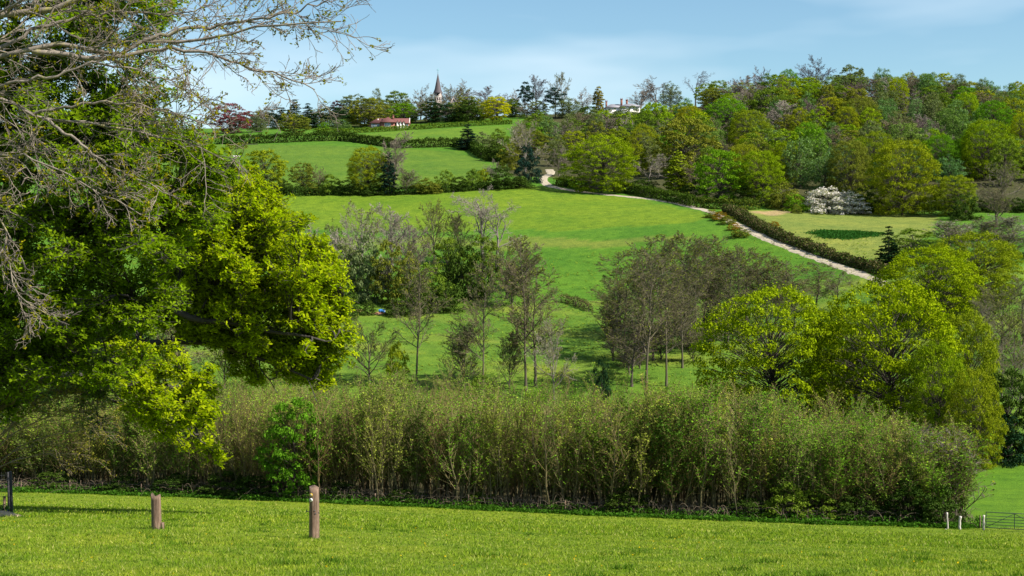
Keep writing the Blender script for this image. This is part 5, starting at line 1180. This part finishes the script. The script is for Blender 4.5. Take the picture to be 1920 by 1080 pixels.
# the tree guard at the left edge
def guard():
    Yk = 52.0; p = GY(19, Yk); q = GY(-62, Yk); h_ = row_z(884, Yk) - p[2]
    r = tag(empty('tree_guard', tuple(GY(-20, Yk))), 'black posts with wire netting round the young tree at the left edge', 'tree guard'); loc = np.array(r.location)
    cor = [p, GY(-62, Yk), GY(-60, Yk + 1.5), GY(15, Yk + 1.5)]
    for k, c_ in enumerate(cor):
        g = Geo(); tp_ = c_ + np.array([-.05, 0, h_]); g.tube(np.array([c_ - np.array([0, 0, .2]), tp_]) - loc, [.062, .055], 8); part(r, 'post', g, BLACKW)
    g = Geo(); kk = GY(4, Yk + .4); g.tube(np.array([kk, kk + np.array([.02, 0, .75])]) - loc, [.05, .05], 8); part(r, 'stake', g, POSTW)
    net = Geo()
    for a, b_ in zip(cor, cor[1:] + cor[:1]):
        for z in np.arange(.1, h_, .16): net.tube(np.array([a + np.array([0, 0, z]), b_ + np.array([0, 0, z])]) - loc, [.005, .005], 3, False)
        for f in np.arange(.1, 1, .1): net.tube(np.array([a * (1 - f) + b_ * f, a * (1 - f) + b_ * f + np.array([0, 0, h_])]) - loc, [.004, .004], 3, False)
    part(r, 'netting', net, WIRE)
    g = Geo(); rng = np.random.default_rng(2); c0 = GY(-16, Yk - .4); k = 26; a = np.arange(k) * 2 * math.pi / k; V = [c0 + np.array([0, 0, .22])]
    for rr, z in ((.45, .18), (.85, .06), (1.1, -.08)):
        V += [np.array([c0[0] + rr * math.cos(x) * (1 + .1 * rng.normal()), c0[1] + rr * math.sin(x), 0]) for x in a]
        for i in range(-k, 0): V[i][2] = float(gz(V[i][0], V[i][1])) + z + .02 * rng.normal()
    g.add(V, [(1 + j * k + i, 1 + (j + 1) * k + i, 1 + (j + 1) * k + (i + 1) % k, 1 + j * k + (i + 1) % k) for j in range(2) for i in range(k)], [(0, 1 + i, 1 + (i + 1) % k) for i in range(k)])
    tag(link('straw_mound', g.mesh('straw_mound', STRAW, True)), 'low mound of dry straw at the foot of the tree guard', 'mound')
    rng = np.random.default_rng(9); n = 70; P = np.array([GY(rng.uniform(-8, 16), Yk - .1 + rng.uniform(-.2, .7)) for _ in range(n)]); P[:, 2] += rng.uniform(.05, .3, n)
    V, Q = leaf_quads(rng, P, .028); fl = tag(empty('bluebells', tuple(GY(2, Yk))), 'small clump of violet-blue flowers inside the tree guard', 'flowers'); lc = np.array(fl.location)
    link('petals', mesh_np('petals', V - lc, Q, None, LEAF), fl, (0.12, 0.08, 0.55))
    P2 = P[rng.integers(0, n, 260)] + rng.normal(size=(260, 3)) * np.array([.12, .12, .1]); V, Q = leaf_quads(rng, P2, .05); link('leaves', mesh_np('leaves', V - lc, Q, None, LEAF), fl, (0.05, 0.13, 0.02))
guard()

# blue drum and bare earth by the thicket, sheep, lush patch in the pale meadow
g0 = G(716, 587); e = tag(empty('blue_drum', tuple(g0)), 'small blue plastic drum lying by the valley thicket', 'drum')
g = Geo(); g.tube([(-.55, 0, .35), (-.5, 0, .35), (-.2, 0, .35), (.2, 0, .35), (.5, 0, .35), (.55, 0, .35)], [.33, .36, .36, .36, .36, .33], 14); link('barrel', g.mesh('barrel', BLUEP, True), e)
for x in (-.2, .2):
    g = Geo(); g.tube([(x - .03, 0, .35), (x + .03, 0, .35)], [.385, .385], 14); part(e, 'hoop', g, BLUEP)
g = Geo(); g.tube([(.55, 0, .35), (.58, 0, .35)], [.3, .3], 14); part(e, 'lid', g, WHT)
for i, (px, py, s_, lab) in enumerate([(706, 588, 1.5, 'patch of orange bare earth beside the blue drum'), (668, 583, 1.8, 'patch of orange bare earth left of the small dark bush')]):
    c0 = G(px, py); rng = np.random.default_rng(i); k = 20; a = np.arange(k) * 2 * math.pi / k; V = [c0 + np.array([0, 0, .25])]
    for rr, z in ((.5, .2), (1.0, -.05)):
        for x in a: qx, qy = c0[0] + s_ * rr * math.cos(x) * (1 + .15 * rng.normal()), c0[1] + s_ * .6 * rr * math.sin(x); V.append(np.array([qx, qy, float(gz(qx, qy)) + z + .04 * rng.normal()]))
    g = Geo(); g.add(V, [(1 + i_, 1 + k + i_, 1 + k + (i_ + 1) % k, 1 + (i_ + 1) % k) for i_ in range(k)], [(0, 1 + i_, 1 + (i_ + 1) % k) for i_ in range(k)])
    tag(link('earth_bank', g.mesh('earth_bank', EARTH, True)), lab, 'earth bank')
def ellip(c0, r, seg=12, rings=8):
    V = []; 
    for i in range(rings + 1):
        th = math.pi * i / rings
        for k in range(seg): V.append((c0[0] + r[0] * math.cos(th), c0[1] + r[1] * math.sin(th) * math.cos(2 * math.pi * k / seg), c0[2] + r[2] * math.sin(th) * math.sin(2 * math.pi * k / seg)))
    return V, [(i * seg + k, i * seg + (k + 1) % seg, (i + 1) * seg + (k + 1) % seg, (i + 1) * seg + k) for i in range(rings) for k in range(seg)]
WOOL = plain('wool', (0.72, 0.70, 0.64), .95, 6., .12, bump=.6)
def sheep(px, py, ang, label):
    p = G(px, py); e = tag(empty('sheep', tuple(p), ang), label, 'sheep', 'sheep on the hill field'); g = Geo()
    # one skin: rings swept along the lying body, neck and head
    rings = [(-.62, .42, .04), (-.58, .42, .18), (-.42, .40, .33), (-.1, .40, .39), (.25, .41, .37), (.45, .46, .29), (.55, .56, .19), (.62, .66, .15), (.74, .67, .14), (.86, .61, .10), (.92, .58, .03)]
    V = []; k = 12
    for x, z, r in rings: V += [(x, r * .85 * math.cos(2 * math.pi * j / k), max(.0, z + r * math.sin(2 * math.pi * j / k))) for j in range(k)]
    e.scale = (.62, .62, .62); g.add(V, [(i * k + j, i * k + (j + 1) % k, (i + 1) * k + (j + 1) % k, (i + 1) * k + j) for i in range(len(rings) - 1) for j in range(k)])
    for s_ in (-1, 1): g.bar((.66, s_ * .10, .74), (.62, s_ * .24, .72), .05, .09)
    for x, y in ((.35, .2), (.35, -.2), (-.4, .22), (-.4, -.22)): g.bar((x, y, .12), (x + .28, y, .05), .09, .09)
    link('body', g.mesh('body', WOOL, True), e)
sheep(438.5, 294.6, .3, 'white sheep lying on the hill field, left of the three'); sheep(443, 294.2, 2.6, 'white sheep lying on the hill field, middle of the three'); sheep(447.5, 294.4, .1, 'white sheep lying on the hill field, right of the three')
def lush_patch():
    rng = np.random.default_rng(8); M = 9000; u = rng.normal(size=(M, 2)); rr = np.sqrt(rng.random(M)); a = rng.uniform(0, 6.283, M)
    P = []; c0 = G(1585, 440); ex = G(1645, 440)[0] - c0[0]; near = G(1585, 447)[1]; farr = G(1585, 433)[1]; ey = (farr - near) / 2
    wob = 1 + .14 * np.sin(a * 3 + 1) + .10 * np.sin(a * 7) + .16 * rng.normal(size=M)
    X = c0[0] + ex * rr * np.cos(a) * wob; Y = (near + farr) / 2 + ey * rr * np.sin(a) * wob
    C = np.c_[X, Y, gz(X, Y) + rng.random(M) * .45 * np.sqrt(1 - rr * .9)]
    V, Q = leaf_quads(rng, C, .2 * rng.uniform(.6, 1.3, M), bias=np.array([0, 0, .8]))
    tag(link('nettles', mesh_np('nettles', V, Q, None, LEAF), None, (0.035, 0.12, 0.02)), 'oval patch of dark nettles in the pale meadow', None, None, 'stuff')
lush_patch()

# ------------------------------------------------------------------ grass
m, t, o = new_mat('grass_blades')
ge = N(t, 'ShaderNodeNewGeometry'); f = noise(t, .45, 4, .6); f2 = noise(t, 2.4, 3, .6)
c = ramp(t, ge.outputs['Random Per Island'], (0, (0.05, 0.105, 0.007)), (.4, (0.140, 0.232, 0.011)), (.85, (0.245, 0.325, 0.026)), (1, (0.40, 0.40, 0.13)))
c = mul(t, c, ramp(t, f, (.3, (.68, .82, .7)), (.5, (1, 1, 1)), (.7, (1.4, 1.14, 1.3))))
c = mul(t, c, ramp(t, f2, (.32, (.6, .72, .7)), (.5, (1, 1, 1)), (.68, (1.3, 1.18, 1.3))))
d = N(t, 'ShaderNodeBsdfDiffuse'); tr_ = N(t, 'ShaderNodeBsdfTranslucent'); mxs = N(t, 'ShaderNodeMixShader'); mxs.inputs[0].default_value = .35
t.links.new(c, d.inputs[0]); t.links.new(c, tr_.inputs[0]); t.links.new(d.outputs[0], mxs.inputs[1]); t.links.new(tr_.outputs[0], mxs.inputs[2]); t.links.new(mxs.outputs[0], o.inputs[0]); BLADE = m
def grass(name, label, Nn, y0, y1, hgt, wid, k, seed, mat, marg=1.12, powr=1.0, color=None):
    rng = np.random.default_rng(seed); u = rng.random(Nn)
    Y = (y0 ** (1 - powr) + u * (y1 ** (1 - powr) - y0 ** (1 - powr))) ** (1 / (1 - powr)) if powr != 1 else y0 * (y1 / y0) ** u
    X = rng.uniform(-1, 1, Nn) * (.36 * Y * marg + 1.5)
    ok = Y < np.interp(960 + X / Y * F, *EDGE) - .5; X, Y = X[ok], Y[ok]
    Xr = np.repeat(X, k); Yr = np.repeat(Y, k); n = len(Xr); sc_ = np.repeat(np.clip(Y / 26, .8, 3.2) ** .7, k)
    Xr = Xr + rng.normal(size=n) * .035 * sc_; Yr = Yr + rng.normal(size=n) * .035 * sc_
    patch = .8 + .22 * (np.sin(Xr * .8 + 2 * np.sin(Yr * .33)) * np.sin(Yr * .55 + 1.5 * np.sin(Xr * .4)) + .6)
    hh = hgt * rng.uniform(.4, 1.3, n) * patch; a = rng.uniform(0, 6.283, n); ww = wid * sc_ * rng.uniform(.7, 1.4, n)
    B = np.c_[Xr, Yr, gz(Xr, Yr) - .01]; s_ = np.c_[np.cos(a), np.sin(a), np.zeros(n)] * ww[:, None]; ln = np.c_[rng.normal(size=(n, 2)) * .55, np.ones(n)]
    V = np.stack([B - s_, B + s_, B + ln * hh[:, None]], 1).reshape(-1, 3)
    me = mesh_np(name, V, None, np.arange(n * 3).reshape(-1, 3), mat); print(name, n)
    return tag(link(name, me, None, color), label, None, None, 'stuff')
grass('grass', 'short bright green pasture grass of the foreground field', 105000, 15.5, 60, .054, .0078, 3, 1, BLADE, powr=1.6)
grass('far_grass', 'bright pasture grass further down the foreground field', 45000, 50, 130, .12, .012, 3, 2, BLADE, powr=1.2)
def tufts():
    rng = np.random.default_rng(61); n = 75; Y = 19 * (85 / 19) ** rng.random(n); X = rng.uniform(-.36, .36, n) * Y; k = 90
    pb = [GY(291, 33.0), GY(587.5, 30.6), GY(19, 52.0), GY(1848, 98.9), GY(1803, 99.5)]; X[:5] = [q[0] for q in pb]; Y[:5] = [q[1] for q in pb]
    sp = np.repeat(rng.uniform(.06, .22, n), k); sp[:5 * k] = .13; Xr = np.repeat(X, k) + rng.normal(size=n * k) * sp * 1.5; Yr = np.repeat(Y, k) + rng.normal(size=n * k) * sp
    hh = rng.uniform(.05, .15, n * k); a = rng.uniform(0, 6.283, n * k); B = np.c_[Xr, Yr, gz(Xr, Yr)]; s_ = np.c_[np.cos(a), np.sin(a), np.zeros(n * k)] * .007
    V = np.stack([B - s_, B + s_, B + np.c_[rng.normal(size=(n * k, 2)) * .5, np.ones(n * k)] * hh[:, None]], 1).reshape(-1, 3)
    tag(link('grass_tufts', mesh_np('grass_tufts', V, None, np.arange(n * k * 3).reshape(-1, 3), LEAF), None, (0.07, 0.15, 0.012)), 'scattered darker grass tufts in the foreground field', None, None, 'stuff')
tufts()
def meadow_tussocks():
    rng = np.random.default_rng(15); n = 26000; Y = rng.uniform(176, 300, n); X = rng.uniform(-60, 62, n) * Y / 200
    keep = (np.sin(X * .5 + np.sin(Y * .3) * 2) * np.sin(Y * .35 + X * .11) > -.25); X, Y = X[keep], Y[keep]; n = len(X)
    C = np.c_[X, Y, gz(X, Y) + .10]; V, Q = leaf_quads(rng, C, .19 * rng.uniform(.4, 1.5, n), bias=np.array([.5, -.7, 1.6]), asp=.5)
    tag(link('rough_grass', mesh_np('rough_grass', V, Q, None, LEAF), None, (0.15, 0.22, 0.025)), 'rough tussocky grass of the valley meadow', None, None, 'stuff')
meadow_tussocks()
def dandelions():
    rng = np.random.default_rng(3); n = 130; Y = 19 * (60 / 19) ** rng.random(n); X = rng.uniform(-.36, .36, n) * Y; C = np.c_[X, Y, gz(X, Y) + .075]
    V, Q = leaf_quads(rng, np.repeat(C, 3, 0) + rng.normal(size=(n * 3, 3)) * .006, .017, bias=np.array([0, 0, 2.5]), asp=.9)
    tag(link('dandelions', mesh_np('dandelions', V, Q, None, LEAF), None, (0.65, 0.45, 0.01)), 'scattered yellow dandelions in the foreground grass', None, None, 'stuff')
dandelions()

# ------------------------------------------------------------------ air
def haze():
    g = Geo(); g.box(-1500, 1500, -80, 1250, -45, 135)
    m, t, o = new_mat('haze'); v = N(t, 'ShaderNodeVolumePrincipled', Density=HAZE); v.inputs['Color'].default_value = (0.75, 0.86, 1.0, 1); v.inputs['Anisotropy'].default_value = .2
    t.links.new(v.outputs[0], o.inputs['Volume']); tag(link('haze', g.mesh('haze', m)), 'thin blue daytime haze over the valley', None, None, 'stuff')
HAZE = 0.0
if HAZE: haze()
print('objects', len(bpy.data.objects), 'tris', sum(len(m_.loops) - 2 * len(m_.polygons) for m_ in bpy.data.meshes))
